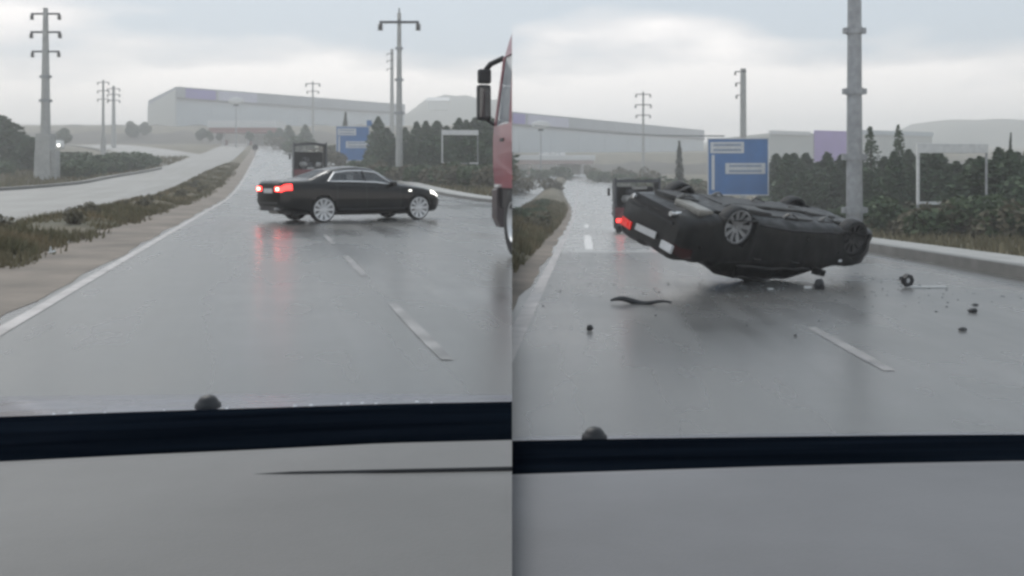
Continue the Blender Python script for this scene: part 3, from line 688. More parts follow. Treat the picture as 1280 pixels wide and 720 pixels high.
def section(x_):
    w_ = interp(WD, x_); zt = interp(ZT, x_); zb = interp(ZB, x_); zu = interp(ZU, x_); wg = min(interp(WG, x_), w_ * .9); cr = interp(CR, x_)
    zg = max(zt - cr, zb + .01) if zt - cr > zb else zt - cr * .6
    zb = min(zb, zt - .012)
    P_ = [(0, zu), (.72 * w_, zu), (.93 * w_, zu + .06), (.985 * w_, max(zu + .1, .37)), (w_, .58), (.978 * w_, zb - .07), (.935 * w_, zb), (wg, zg), (.6 * wg, zt - cr * .25), (0, zt)]
    Q = [(t, *p) for t, p in enumerate(P_)]
    for _ in range(2):
        o_ = [Q[0]]
        for a, b in zip(Q[:-1], Q[1:]):
            o_.append(tuple(.75 * p + .25 * q for p, q in zip(a, b))); o_.append(tuple(.25 * p + .75 * q for p, q in zip(a, b)))
        Q = o_ + [Q[-1]]
    return Q
def surf(x_, t, off=0.):
    Q = section(x_); y_ = float(np.interp(t, [q[0] for q in Q], [q[1] for q in Q])); z_ = float(np.interp(t, [q[0] for q in Q], [q[2] for q in Q]))
    if off:
        Q2 = (float(np.interp(t + .1, [q[0] for q in Q], [q[1] for q in Q])) - y_, float(np.interp(t + .1, [q[0] for q in Q], [q[2] for q in Q])) - z_)
        l = math.hypot(*Q2) or 1; y_ += Q2[1] / l * off; z_ -= Q2[0] / l * off
    return (x_, y_, z_)
def region(x_, t):
    d = min(math.hypot(x_ - a, 0) for a in AX)
    if 6.14 < t < 6.88:
        if 1.24 + .34 * (t - 6) < x_ < 2.33: return 'rear_side_window'
        if 2.40 < x_ < 3.28 - .48 * (t - 6): return 'front_side_window'
    if t > 7.12:
        if 2.80 < x_ < 3.44: return 'windscreen'
        if .83 < x_ < 1.41: return 'rear_window'
    gap = [(1.50, 1.512), (2.36, 2.372), (3.40, 3.412)]
    if 2.4 < t < 6.05:
        for a, b in gap:
            if a <= x_ <= b: return 'shut_line'
        if 1.512 < x_ < 2.36: return 'rear_door'
        if 2.372 < x_ < 3.40: return 'front_door'
    if t > 6.9:
        if 3.52 <= x_ <= 3.532 or .735 <= x_ <= .747: return 'shut_line'
        if 3.532 < x_ < 4.60: return 'bonnet'
        if .05 < x_ < .735: return 'boot_lid'
    return 'body'
def deform(p, crush):
    x_, y_, z_ = p
    if crush and z_ > .98:
        k = (z_ - .98) / .49
        z_ = .98 + (z_ - .98) * (1 - .10 * k * (.6 + .4 * math.sin(x_ * 2.2))); y_ = y_ * (1 + .02 * math.sin(x_ * 7)) - .04 * k
        z_ += .012 * math.sin(x_ * 17 + y_ * 9) * k
    return (x_, y_, z_)
def make_car(root, crush=False, lit=True):
    xs = sorted(set([round(i * .04, 4) for i in range(0, 122)] + [.02, .06, .10, 1.50, 1.512, 2.36, 2.372, 3.40, 3.412, 3.52, 3.532, .735, .747, 4.82, 4.78]))
    xs = [x_ for x_ in xs if x_ <= 4.84]
    secs = [section(x_) for x_ in xs]; n = len(secs[0]); parts = {}
    def snap(x_, y_, z_):
        if abs(y_) > .5 and z_ < .82:
            for a in AX:
                d = math.hypot(x_ - a, z_ - .33)
                if .345 < d < .405: k = .372 / d; return (a + (x_ - a) * k, y_, .33 + (z_ - .33) * k)
        return (x_, y_, z_)
    for s in (1, -1):
        for i in range(len(xs) - 1):
            for j in range(n - 1):
                xc = (xs[i] + xs[i + 1]) / 2; tc_ = (secs[i][j][0] + secs[i][j + 1][0]) / 2
                zc = (secs[i][j][2] + secs[i][j + 1][2]) / 2; yc = (secs[i][j][1] + secs[i][j + 1][1]) / 2
                if yc > .52 and any(math.hypot(xc - a, zc - .33) < .372 for a in AX) and zc < .8: continue
                rg = region(xc, tc_)
                if rg in ('rear_side_window', 'front_side_window', 'rear_door', 'front_door'): rg += '|' + ('l' if s > 0 else 'r')
                q = [(xs[i], secs[i][j]), (xs[i + 1], secs[i + 1][j]), (xs[i + 1], secs[i + 1][j + 1]), (xs[i], secs[i][j + 1])]
                vs = [deform(snap(a, s * b[1], b[2]), crush) for a, b in q]
                parts.setdefault(rg, MB()).add(vs if s > 0 else vs[::-1], [(0, 1, 2, 3)])
    for x_, sec, fl in ((0, secs[0], 1), (4.84, secs[-1], -1)):      # end caps
        ring = [(x_, q[1], q[2]) for q in sec] + [(x_, -q[1], q[2]) for q in sec[::-1][1:-1]]
        ring = [deform(p, crush) for p in ring]; parts['body'].add(ring, [tuple(range(len(ring))) if fl > 0 else tuple(range(len(ring)))[::-1]])
    G_ = DEADG if crush else CLEARG; matmap = {'rear_side_window': G_, 'front_side_window': G_, 'windscreen': G_, 'rear_window': G_, 'shut_line': PLASTIC}
    for rg, mb in parts.items():
        nm = rg.split('|')[0]; me = mb.data(nm, matmap.get(nm, mat('scraped_black_paint', (.006, .006, .0065), .42, scale=3.5, col2=(.020, .019, .018), rvar=.15, rscale=5, spec=.35) if crush else BLACKP))
        bm = bmesh.new(); bm.from_mesh(me); bmesh.ops.remove_doubles(bm, verts=bm.verts[:], dist=1e-4); bmesh.ops.recalc_face_normals(bm, faces=bm.faces[:]) if nm == 'body' else None
        bm.to_mesh(me); bm.free(); o_ = link(nm, me, root); smooth_by_angle(o_, 38)
        if nm == 'shut_line': o_['kind'] = 'stuff'
        if nm.endswith('_door'):
            s = 1 if rg.endswith('l') else -1; x0 = 1.58 if nm == 'rear_door' else 2.46
            MB().tube([deform((x0 + k, s * (abs(surf(x0 + k, 5.15)[1]) + (.028 if .02 < k < .18 else .002)), .885), crush) for k in (0, .03, .10, .17, .20)], .014, 6).build('door_handle', BLACKP, o_)
    # window trim
    for s in (1, -1):
        pts = []
        for k in range(13): x_ = 1.27 + (3.20 - 1.27) * k / 12; pts.append((x_, 6.10))
        for k in range(13): x_ = 2.84 - (2.84 - 1.55) * k / 12; pts.append((x_, 6.90))
        pp = [surf(a, b, .006) for a, b in pts]; pp = [deform((a, s * b, c), crush) for a, b, c in pp]
        MB().tube(pp, .025, 6, closed=True).build('window_trim', PLASTIC if crush else CHROME, root, smooth=True)
        MB().tube([deform((2.365, s * surf(2.365, 6.1 + .8 * k / 4, .004)[1], surf(2.365, 6.1 + .8 * k / 4, .004)[2]), crush) for k in range(5)], .03, 5).build('window_pillar', PLASTIC, root)
        # sill strip and door rub line
        MB().tube([(x_, s * (surf(x_, 2.6)[1] + .004), surf(x_, 2.6)[2]) for x_ in np.linspace(1.55, 3.55, 12)], .022, 5).build('sill', PLASTIC, root, smooth=True)
        # mirrors
        mr = thing_part = MB().box((3.12, s * 1.0, .985), (.13, .20, .13)); mo = mr.build('mirror', BLACKP, root, bevel=.03)
        MB().box((3.10, s * .90, .955), (.06, .10, .04)).build('mirror_arm', PLASTIC, mo)
        # lamps
        Pg = [[tuple(deform((a, s * b, c), crush)) for a, b, c in [surf(x_, t_, .007) for t_ in np.linspace(4.75, 5.75, 7)]] for x_ in (0.0, .03, .07, .12, .17, .22, .26)]
        lm = LAMP_R if lit else (mat('lamp_smoked', (.05, .012, .012), .2) if s > 0 else LAMP_RD)
        q = MB().grid(Pg if s < 0 else [r_[::-1] for r_ in Pg]); q.box((-.004, s * .56, .865), (.03, .27, .125)); lo = q.build('rear_lamp', lm, root)
        if crush and s > 0: MB().box((-.045, s * .60, .875), (.04, .32, .14)).build('lens', LAMP_W, lo, bevel=.014)
        else: MB().box((-.022, s * .58, .865), (.012, .16, .07)).build('lens', LAMP_RC if lit else LAMP_RD, lo, bevel=.004)
        Pg = [[(a, s * b, c) for a, b, c in [surf(x_, t_, .007) for t_ in np.linspace(4.9, 6.3, 6)]] for x_ in (4.42, 4.5, 4.58, 4.66, 4.73, 4.79)]
        MB().grid(Pg).build('headlamp', LAMP_WL if lit else LAMP_W, root, smooth=True)
        MB().box((3.72, s * (surf(3.72, 4.95)[1] + .004), .80), (.085, .02, .04)).build('side_repeater', LAMP_WL if lit else LAMP_W, root, bevel=.006)
        # exhaust
        MB().cyl((-.05, s * .48, .36), (.25, s * .48, .36), .04, n=10).build('exhaust_tip', CHROME, root)
    MB().box((-.045 if crush else -.012, 0, .815), (.02, .52, .115)).build('number_plate', PLATE, root, bevel=.004)
    MB().box((-.006, 0, .50), (.03, 1.10, .05)).build('bumper_strip', PLASTIC, root)
    MB().box((.02, 0, .36), (.06, 1.0, .12)).build('rear_valance', PLASTIC, root)
    MB().box((4.835, 0, .34), (.03, .95, .14)).build('lower_grille', PLASTIC, root)
    for s in (1, -1): MB().box((4.845, s * .13, .60), (.04, .20, .13)).build('grille', CHROME, root, bevel=.02)
    # wheels
    for a in AX:
        for s in (1, -1):
            Rm = Matrix.Rotation(R(-90) * s, 3, 'X'); c = (a, s * (.74 if crush else .80), .33 + (.05 if crush else 0))
            prof_ = [(.275, -.10), (.31, -.112), (.326, -.09), (.33, 0), (.326, .09), (.31, .112), (.275, .10)]
            wh = MB().lathe(prof_, c, Rm, 32).build('wheel', RUBBER, root, smooth=True)
            rim = MB().lathe([(.285, .095), (.265, .102), (.25, .075), (.21, .03), (.05, .03), (.001, .035)], c, Rm, 32)
            rm = rim.build('rim', (mat('rim_dark', (.05, .05, .052), .4, metal=.4, var=.2) if crush else mat('rim_grey', (.30, .30, .305), .4, metal=.3, var=.2)), wh, smooth=True)
            sp_ = MB()
            for k in range(10):
                an = 2 * math.pi * k / 10; d = Vector((math.cos(an), math.sin(an), 0)); e_ = Vector((-d.y, d.x, 0)); vs = []
                for r_, wdt, h in ((.03, .024, .065), (.268, .038, .098)):
                    for sg in (-1, 1):
                        for dh in (0, -.03): vs.append(Vector(c) + Rm @ (d * r_ + e_ * wdt * sg + Vector((0, 0, h + dh))))
                sp_.add(vs, [(0, 2, 6, 4), (0, 4, 5, 1), (2, 3, 7, 6), (1, 5, 7, 3)])
            sp_.lathe([(.001, .075), (.045, .07), (.055, .04)], c, Rm, 16); sp_.lathe([(.255, .085), (.260, .110), (.286, .110), (.292, .085)], c, Rm, 32)
            sp_.build('spokes', (mat('dull_alloy', (.05, .05, .05), .5, metal=.4) if crush and a > 2 else mat('scuffed_alloy', (.30, .30, .30), .45, metal=.2, var=.4, scale=9) if crush else ALLOY), wh, smooth=False)
            # wheel well
            q = MB().lathe([(.376, .04), (.376, -.26), (.001, -.26)], (a, s * .86, .33), Rm, 28); q.v = [(p_[0], p_[1], max(p_[2], .27)) for p_ in q.v]; q.build('wheel_arch_liner', mat('liner', (.008, .008, .008), .9), root, smooth=True)
    # underside
    u = MB()
    u.box((2.5, 0, .215), (2.2, 1.25, .05)); u.box((1.12, 0, .27), (.5, 1.1, .12)); u.box((4.0, 0, .25), (.5, 1.2, .10)); u.box((.65, -.25, .27), (.5, .6, .16))
    u.build('floor_pan', UNDER, root)
    MB().tube([(.3, .45, .33), (.7, .42, .26), (1.2, .2, .22), (1.6, .12, .175), (3.2, .1, .165), (3.8, .15, .2)], .035, 8).build('exhaust_pipe', UNDERM, root, smooth=True)
    MB().box((.48, .42, .27), (.34, .62, .14)).build('silencer', mat('silencer_steel', (.26, .25, .225), .4, metal=.4, var=.25), root, bevel=.05)
    for sx, sy in ((2.45, .38), (2.45, -.38), (1.85, .38), (1.85, -.38)):
        se = MB().box((sx, sy, .80), (.14, .48, .62), Matrix.Rotation(R(-14), 3, 'Y')).build('seat', SEATM, root, bevel=.04); MB().box((sx - .10, sy, 1.17), (.09, .26, .17)).build('headrest', SEATM, se, bevel=.03)
    MB().box((3.2, 0, .82), (.35, 1.4, .22)).build('fascia', PLASTIC, root, bevel=.05)
    MB().cyl((1.2, 0, .24), (3.6, 0, .24), .045, n=8).build('drive_shaft', UNDERM, root)
    MB().box((1.75, .42, .20), (.55, .48, .12)).build('fuel_tank', UNDER, root, bevel=.03); MB().box((3.7, 0, .20), (.7, .55, .12)).build('sump_guard', UNDER, root, bevel=.03)
    for a in AX:
        for s in (1, -1): MB().tube([(a - .35, s * .25, .24), (a - .05, s * .6, .28)], .03, 6).build('control_arm', UNDERM, root); MB().tube([(a + .3, s * .22, .24), (a + .05, s * .6, .28)], .026, 6).build('control_arm', UNDERM, root)
    if crush:
        for k_, (x_, y_) in enumerate(((.9, -.55), (1.7, -.6), (2.6, -.5), (3.3, .55), (2.3, .62), (.35, .1))):
            MB().tube([(x_, y_, .22), (x_ + .12, y_ + .03, .14 - .02 * k_ % .05), (x_ + .26, y_ - .04, .10 + .02 * (k_ % 3)), (x_ + .40, y_, .18)], [.022, .03, .02, .008], 5).build('torn_bracket', UNDERM, root)
    for a in AX: MB().cyl((a, -.7, .30), (a, .7, .30), .045, n=8).build('axle', UNDERM, root)
    return root
# upright car: right hand wheels stand at the two points read off the picture
A_ = Vector((-4.90, 24.8)); B_ = Vector((-2.62, 26.58)); d = (B_ - A_).normalized(); yaw = math.atan2(d.y, d.x); lft = Vector((-d.y, d.x))
org = A_ - d * 1.12 + lft * .80
car1 = thing('saloon_car', 'black saloon car standing sideways across the wet road, tail lamps lit', 'car', (org.x, org.y, .002), (0, 0, yaw)); make_car(car1)
car2 = thing('saloon_car', 'dark saloon car lying overturned on its crushed roof', 'car', (2.4186, 15.7125, 1.085), (R(195.28), R(5.81), R(31.75))); make_car(car2, crush=True, lit=False)
def crumple(o_):
    if o_.type == 'MESH' and not o_.name.startswith(('wheel.', 'rim', 'spokes')):
        for v_ in o_.data.vertices:
            p = v_.co.copy(); n_ = noise.noise_vector(p * 1.7) * .045 + noise.noise_vector(p * 4.5 + Vector((7, 3, 1))) * .022 + noise.noise_vector(p * 13) * .007
            n_.y *= .6
            if p.x > 4.1: n_.x -= .16 * ((p.x - 4.1) / .74) ** 2 * (1 + 1.2 * noise.noise(p * 3))
            v_.co = p + n_
    for c_ in o_.children: crumple(c_)
for o_ in car2.children: crumple(o_)
Mc = Matrix.Translation(car2.location) @ car2.rotation_euler.to_matrix().to_4x4()
low = min((w_ := Mc @ v_.co).z - zr(w_.y) for o_ in car2.children for v_ in o_.data.vertices)
car2.location.z -= low + .004                         # the crushed roof rests on the asphalt
print('car lowered by', low)

# ---------------------------------------------------------------- red lorry beside the join
def rel(off, y): return (XL(off, y), y)
phi = math.atan2(1, DL) - R(90)                      # local +y runs along the road
c_ = math.cos(phi)
# origin: left front lower corner of the cab on the ground; local x to the right of the lorry, local y forward
Y0 = 15.3; org = (XL(3.56, Y0), Y0, 0)
tr = thing('lorry', 'red lorry cab with a large black mirror, passing at the right', 'lorry', org, (0, 0, phi))
Mt = Matrix.Translation(org) @ Matrix.Rotation(phi, 4, 'Z')
W_ = 2.45
def cab_ring(z, fy, inset): return [(inset, fy, z), (W_ - inset, fy, z), (W_ - inset, -2.1, z), (inset, -2.1, z)]
def loft(rings):
    m = MB(); n = len(rings[0]); vs = [p for r_ in rings for p in r_]
    fs = [(i * n + k, i * n + (k + 1) % n, (i + 1) * n + (k + 1) % n, (i + 1) * n + k) for i in range(len(rings) - 1) for k in range(n)]
    fs += [tuple(range(n - 1, -1, -1)), tuple(range((len(rings) - 1) * n, len(rings) * n))]; return m.add(vs, fs)
def cab_sec(z, fy, inset, rad=.22):
    p = []
    for k in range(6):
        a = R(180 - 90 * k / 5); p.append((inset + rad + rad * math.cos(a), fy - rad + rad * math.sin(a), z))
    for k in range(6):
        a = R(90 - 90 * k / 5); p.append((W_ - inset - rad + rad * math.cos(a), fy - rad + rad * math.sin(a), z))
    return p + [(W_ - inset, -2.1, z), (inset, -2.1, z)]
kw = dict(clip='L', M=Mt)
o = loft([cab_sec(1.02, .02, .02), cab_sec(1.35, .05, 0), cab_sec(1.80, .05, 0), cab_sec(1.98, .03, .01)]).build('cab_lower', REDP, tr, **kw); smooth_by_angle(o)
o = loft([cab_sec(3.02, -.42, .07), cab_sec(3.25, -.60, .10), cab_sec(3.65, -1.05, .16), cab_sec(3.80, -1.35, .25)]).build('cab_roof', REDP, tr, **kw); smooth_by_angle(o)
q = MB()                                                 # pillars between lower cab and roof
def bar(a, b, wd, dp):
    a = Vector(a); b = Vector(b); return [(a.x, a.y, a.z), (a.x + wd, a.y, a.z), (a.x + wd, a.y - dp, a.z), (a.x, a.y - dp, a.z)], [(b.x, b.y, b.z), (b.x + wd, b.y, b.z), (b.x + wd, b.y - dp, b.z), (b.x, b.y - dp, b.z)]
for xx in (.03, W_ - .12):
    for y0, y1, dp in ((-.06, -.50, .11), (-1.05, -1.10, .95)):
        a, b = bar((xx, y0, 1.97), (xx + (.05 if xx < 1 else -.05), y1, 3.03), .09, dp); loft([a, b]).build('pillar', REDP, tr, **kw)
loft([[(.045, -.18, 1.97), (.06, -.18, 1.97), (.06, -1.04, 1.97), (.045, -1.04, 1.97)], [(.095, -.62, 3.02), (.11, -.62, 3.02), (.11, -1.09, 3.02), (.095, -1.09, 3.02)]]).build('side_window', mat('pale_glass', (.40, .42, .44), .08, var=.1), tr, **kw)
loft([[(.2, .0, 1.97), (W_ - .2, .0, 1.97), (W_ - .2, -.04, 1.97), (.2, -.04, 1.97)], [(.25, -.44, 3.02), (W_ - .25, -.44, 3.02), (W_ - .25, -.48, 3.02), (.25, -.48, 3.02)]]).build('windscreen', GLASSD, tr, **kw)
o = loft([cab_sec(.40, .06, .06, .18), cab_sec(.55, .12, .0, .2), cab_sec(.98, .10, .0, .2), cab_sec(1.015, .04, .03, .2)]);
o.v = [(a, b if b > -1 else -.42, c) for a, b, c in o.v]; o = o.build('bumper', mat('lorry_bumper', (.085, .070, .072), .5, var=.2), tr, **kw); smooth_by_angle(o)
MB().box((.08, -1.05, .86), (.05, 1.25, .30)).build('mudguard', PLASTIC, tr, **kw)
MB().box((.01, -.46, 1.05), (.06, .30, .045)).build('step_trim', WHITE, tr, **kw)
Rm = Matrix.Rotation(R(-90), 3, 'Y'); c = (.19, -1.18, .52)
wh = MB().lathe([(.30, -.15), (.45, -.16), (.50, -.13), (.52, -.05), (.52, .08), (.49, .14), (.44, .16), (.30, .15)], c, Rm, 36).build('wheel', RUBBER, tr, smooth=True, **kw)
MB().lathe([(.305, .145), (.29, .15), (.26, .06), (.15, .05), (.13, .12), (.001, .13)], c, Rm, 28).build('rim', ALLOY, wh, smooth=True, **kw)
for (a, b, ht) in ((0, 2.62, .48), (0, 2.98, .24)):
    pass
m_ = MB().box((-.135, -.08, 2.36), (.22, .14, .56)).build('mirror', PLASTIC, tr, bevel=.04, **kw)
m2 = MB().box((-.125, -.08, 2.775), (.21, .14, .23)).build('mirror', PLASTIC, tr, bevel=.04, **kw)
MB().box((-.135, -.155, 2.36), (.17, .01, .46)).build('mirror_glass', GLASSD, m_, **kw)
MB().tube([(-.10, -.07, 2.88), (-.03, -.12, 2.97), (.10, -.40, 3.03)], .045, 8).build('mirror_arm', PLASTIC, tr, **kw)
MB().tube([(-.10, -.06, 2.10), (-.03, -.06, 2.06), (.06, -.10, 2.0)], .026, 8).build('mirror_arm', PLASTIC, tr, **kw)
MB().box((.005, -.75, 1.75), (.03, .22, .05)).build('door_handle', PLASTIC, tr, **kw)

# ---------------------------------------------------------------- canvas topped lorry driving ahead
def small_lorry(label, loc, yaw, wd, h, ln):
    t = thing('canvas_lorry', label, 'lorry', loc, (0, 0, yaw)); bed = h * .30
    MB().box((0, ln / 2, bed), (wd, ln, .12)).build('bed', DARKST, t)
    for s in (-1, 1):
        MB().box((s * (wd / 2 - .03), ln / 2 - .3, bed + .27), (.05, ln - .7, .42)).build('side_board', CANVAS, t)
        MB().box((s * (wd / 2 - .04), .05, (bed + h) / 2), (.09, .10, h - bed)).build('rear_post', DARKST, t)
        MB().box((s * (wd / 2 - .02), ln / 2 - .2, (bed + h) / 2 + .25), (.03, ln - .6, h - bed - .6)).build('canvas_side', CANVAS, t)
        MB().box((s * wd * .38, -.03, bed - .14), (wd * .17, .08, .15)).build('tail_lamp', LAMP_R, t, bevel=.02)
        for yy in (.8, ln - .6):
            Rm_ = Matrix.Rotation(R(90) * s, 3, 'Y')
            wl = MB().lathe([(.20, -.12), (.36, -.13), (.42, -.06), (.42, .06), (.36, .13), (.20, .12)], (s * (wd / 2 - .2), yy, .42), Rm_, 20).build('wheel', RUBBER, t, smooth=True)
            MB().lathe([(.2, .11), (.14, .06), (.001, .08)], (s * (wd / 2 - .2), yy, .42), Rm_, 16).build('rim', STEEL, wl)
        MB().box((s * (wd / 2 + .14), ln - .2, h * .72), (.12, .08, .36)).build('mirror', PLASTIC, t)
    q = MB(); P_ = []
    for yy in (0.0, ln * .33, ln * .66, ln - .9):
        P_.append([(wd / 2 * math.sin(R(a)) / math.sin(R(60)), yy, h - .16 + .30 * (math.cos(R(a)) - .5) / .5 * .5) for a in range(-60, 61, 15)])
    q.grid(P_); P2 = [[(a, b, c - .05) for a, b, c in r_] for r_ in P_]; q.grid([r_[::-1] for r_ in P2]); q.build('canvas_roof', CANVAS, t)
    MB().box((0, 0.02, h - .14), (wd - .1, .09, .12)).build('roof_bow', DARKST, t)
    MB().box((0, -.01, bed + .22), (wd - .06, .06, .36)).build('tailgate', mat('red_board', (.14, .03, .035), .6), t)
    MB().box((0, -.02, bed - .30), (wd * .9, .10, .12)).build('rear_bumper', DARKST, t)
    MB().box((0, ln - .35, h * .52), (wd * .94, 1.0, h * .62)).build('cab', CANVAS, t, bevel=.08)
    sm = mat('pale_sacks', (.36, .36, .35), .8, var=.3, scale=3); r_ = random.Random(3)
    for k in range(7):                                   # sacks piled behind the tailgate
        a_ = (-.2 + .23 * (k % 3) + r_.uniform(-.06, .06)) * wd * .8; z_ = bed + .35 + .33 * (k // 3) + r_.uniform(0, .08); q = MB().lathe([(.001, -.17), (.2, -.15), (.27, 0), (.2, .15), (.001, .17)], (0, 0, 0), None, 10)
        q.v = [(a_ + x_ * (1 + .25 * math.sin(5 * y_ + k)), .45 + y_ * .8, z_ + zz) for x_, y_, zz in q.v]; q.build('sack', sm if k % 2 else CANVAS, t, smooth=True)
    MB().box((.1, .4, h - .42), (wd * .34, .25, .14)).build('rolled_sheet', sm, t, bevel=.05)
    return t
small_lorry('dark canvas topped lorry seen from behind beyond the upright black car', (px(388, 64), 64, zl(64) + .01), math.atan2(1, DL) - R(90), 2.2, 3.15, 4.8)
small_lorry('dark canvas topped lorry partly hidden behind the overturned car', (px(797, 40), 40, zr(40) + .01), math.atan2(1, DR) - R(90), 1.9, 2.35, 4.2)

# far white van with lit headlamps on the opposite side, and the round median sign
v0 = (px(72, 215), 215, zl(215))
t = thing('van', 'tiny far white van with bright lamps left of the factory', 'van', v0, (0, 0, R(12)))
o = loft([[(-.9, -2, .35), (.9, -2, .35), (.9, 2.3, .35), (-.9, 2.3, .35)], [(-.95, -2.1, .9), (.95, -2.1, .9), (.95, 2.3, .9), (-.95, 2.3, .9)], [(-.9, -1.3, 1.3), (.9, -1.3, 1.3), (.92, 2.3, 1.3), (-.92, 2.3, 1.3)], [(-.8, -.6, 2.0), (.8, -.6, 2.0), (.8, 2.2, 2.0), (-.8, 2.2, 2.0)]]); o.build('body', WHITE, t)
MB().add([(-.75, -1.24, 1.34), (.75, -1.24, 1.34), (.7, -.68, 1.92), (-.7, -.68, 1.92)], [(0, 1, 2, 3)]).build('windscreen', GLASSD, t)
for s in (-1, 1):
    MB().box((s * .7, -2.1, .8), (.4, .1, .25)).build('headlamp', mat('far_headlamp', (.8, .8, .75), .2, emit=(1, .97, .9), estr=6), t)
    for yy in (-1.3, 1.5): MB().lathe([(.001, -.1), (.33, -.1), (.33, .1), (.001, .1)], (s * .85, yy, .33), Matrix.Rotation(R(90), 3, 'Y'), 14).build('wheel', RUBBER, t)
t = thing('median_sign', 'tiny dark round sign on a post at the far end of the median', 'road sign', (px(319, 165), 165, zl(165)))
MB().cyl((0, 0, -.1), (0, 0, 1.3), .06, n=6).build('post', STEEL, t)
MB().cyl((0, -.03, 1.45), (0, .03, 1.45), .5, n=18).build('disc', PLASTIC, t)

# ---------------------------------------------------------------- debris on the right hand road, litter on the left median
def gr(u, v):                                        # point of the right hand road seen at a pixel
    Y = 1680. / (v - 251.); return Vector((px(u, Y), Y, zr(Y)))
p = gr(802, 380)
q = MB(); pts = []; rr_ = []
for i in range(15):
    k = i / 14; pts.append((p.x - .42 + .80 * k, p.y + .05 * math.sin(k * 5) - .12 * k, p.z + .03 + .025 * math.sin(k * 9) + .02 * (1 - k))); rr_.append(.012 + .026 * math.sin(math.pi * (1 - k) ** 1.6) + .004)
q.tube(pts, rr_, 6); tag(q.build('trim_strip', PLASTIC), 'long bent black trim strip lying on the road left of the overturned car', 'debris')
def shard(name, u, v, label, wd, ht, m, seed, dz=0.):
    r_ = random.Random(seed); p = gr(u, v); mb = MB(); n = 9; vs = []
    for z_, k in ((0, .75), (.5, 1.), (1., .55)):
        for i in range(n):
            a = 2 * math.pi * i / n; k2 = k * r_.uniform(.6, 1.1); vs.append((p.x + math.cos(a) * wd / 2 * k2, p.y + math.sin(a) * wd * .35 * k2, p.z + dz + .006 + z_ * ht * r_.uniform(.85, 1.1)))
    mb.add(vs, [(j * n + i, j * n + (i + 1) % n, (j + 1) * n + (i + 1) % n, (j + 1) * n + i) for j in range(2) for i in range(n)] + [tuple(range(n - 1, -1, -1)), tuple(range(2 * n, 3 * n))])
    o = mb.build(name, m); return tag(o, label, 'debris') if label else o
shard('debris_chunk', 737, 414, 'small black lump on the road near the white edge line', .085, .06, PLASTIC, 1)
shard('debris_chunk', 1024, 362, 'dark upright chunk just below the overturned car', .20, .15, PLASTIC, 2)
shard('debris_shard', 1216, 391, 'flat ragged black fragment on the road at the right', .15, .05, PLASTIC, 3)
shard('debris_shard', 1219, 382, 'thin dark sliver above the ragged fragment', .11, .02, PLASTIC, 6)
shard('debris_shard', 1203, 414, 'narrow dark splinter nearest the camera on the right', .11, .035, PLASTIC, 4)
shard('debris_shard', 994, 421, 'tiny grey speck of debris beside the lane dash', .045, .02, UNDERM, 5)
p = gr(1132, 359)
t = thing('broken_lamp', 'broken black lamp housing with a white centre lying on the road', 'debris', tuple(p), (R(12), 0, R(20)))
MB().lathe([(.05, -.05), (.085, -.05), (.115, .0), (.10, .06), (.06, .06), (.05, -.05)], (0, 0, .12), Matrix.Rotation(R(80), 3, 'X'), 7).build('housing', PLASTIC, t)
MB().lathe([(.001, .0), (.05, .0), (.045, .03), (.001, .04)], (0, 0, .12), Matrix.Rotation(R(80), 3, 'X'), 12).build('reflector', WHITE, t)
MB().tube([(-.05, 0, .18), (-.13, .02, .16), (-.12, .03, .12)], .018, 5).build('bracket', PLASTIC, t)
p = gr(1160, 360); tag(MB().box((p.x, p.y, p.z + .02), (.58, .05, .022), Matrix.Rotation(R(2), 3, 'Z')).build('trim_strip', WHITE, bevel=.006), 'thin white strip lying on the road near the broken lamp', 'debris')
p = gr(1010, 361); tag(MB().box((p.x, p.y, p.z + .02), (.12, .07, .03)).build('debris_shard', WHITE, bevel=.008), 'small white fragment left of the dark upright chunk', 'debris')
p = gr(963, 362); tag(MB().box((p.x, p.y, p.z + .012), (.09, .06, .014)).build('debris_shard', WHITE, bevel=.004), 'tiny white fragment under the overturned car roof', 'debris')
for (u, v), s, lab in (((67, 327), .10, 'crumpled white litter near the soil shoulder at the left edge'), ((110, 279), .16, 'pale litter scrap among the median grass'), ((237, 246), .20, 'far white litter scrap on the median'), ((86, 315), .08, 'small white litter piece on the median soil')):
    Y = 1440. / (v - 220); q = MB(); r_ = random.Random(u)
    q.add([(px(u, Y) + r_.uniform(-s, s) * .6, Y + r_.uniform(-s, s) * .6, zl(Y) + .12 + r_.uniform(0, s)) for _ in range(7)], [(0, 1, 2), (1, 2, 3), (2, 3, 4), (3, 4, 5), (4, 5, 6), (0, 3, 6)])
    tag(q.build('litter', WHITE), lab, 'litter')

mb = MB(); r_ = random.Random(5)
for i in range(240):
    a = r_.gauss(0, 1); b = r_.gauss(0, 1); y = 14.6 + b * 1.5; x_ = 4.6 + a * 1.9; sz = r_.uniform(.006, .022)
    if y < 8: continue
    mb.box((x_, y, zr(y) + sz * .3 + .002), (sz * r_.uniform(1, 2.2), sz, sz * .6), Matrix.Rotation(r_.uniform(0, 3), 3, 'Z'))
stuff(mb.build('glass_crumbs', mat('glass_crumb', (.20, .21, .21), .2, var=.6, scale=3)), 'tiny scattered glass crumbs on the road around the overturned car', 'debris')

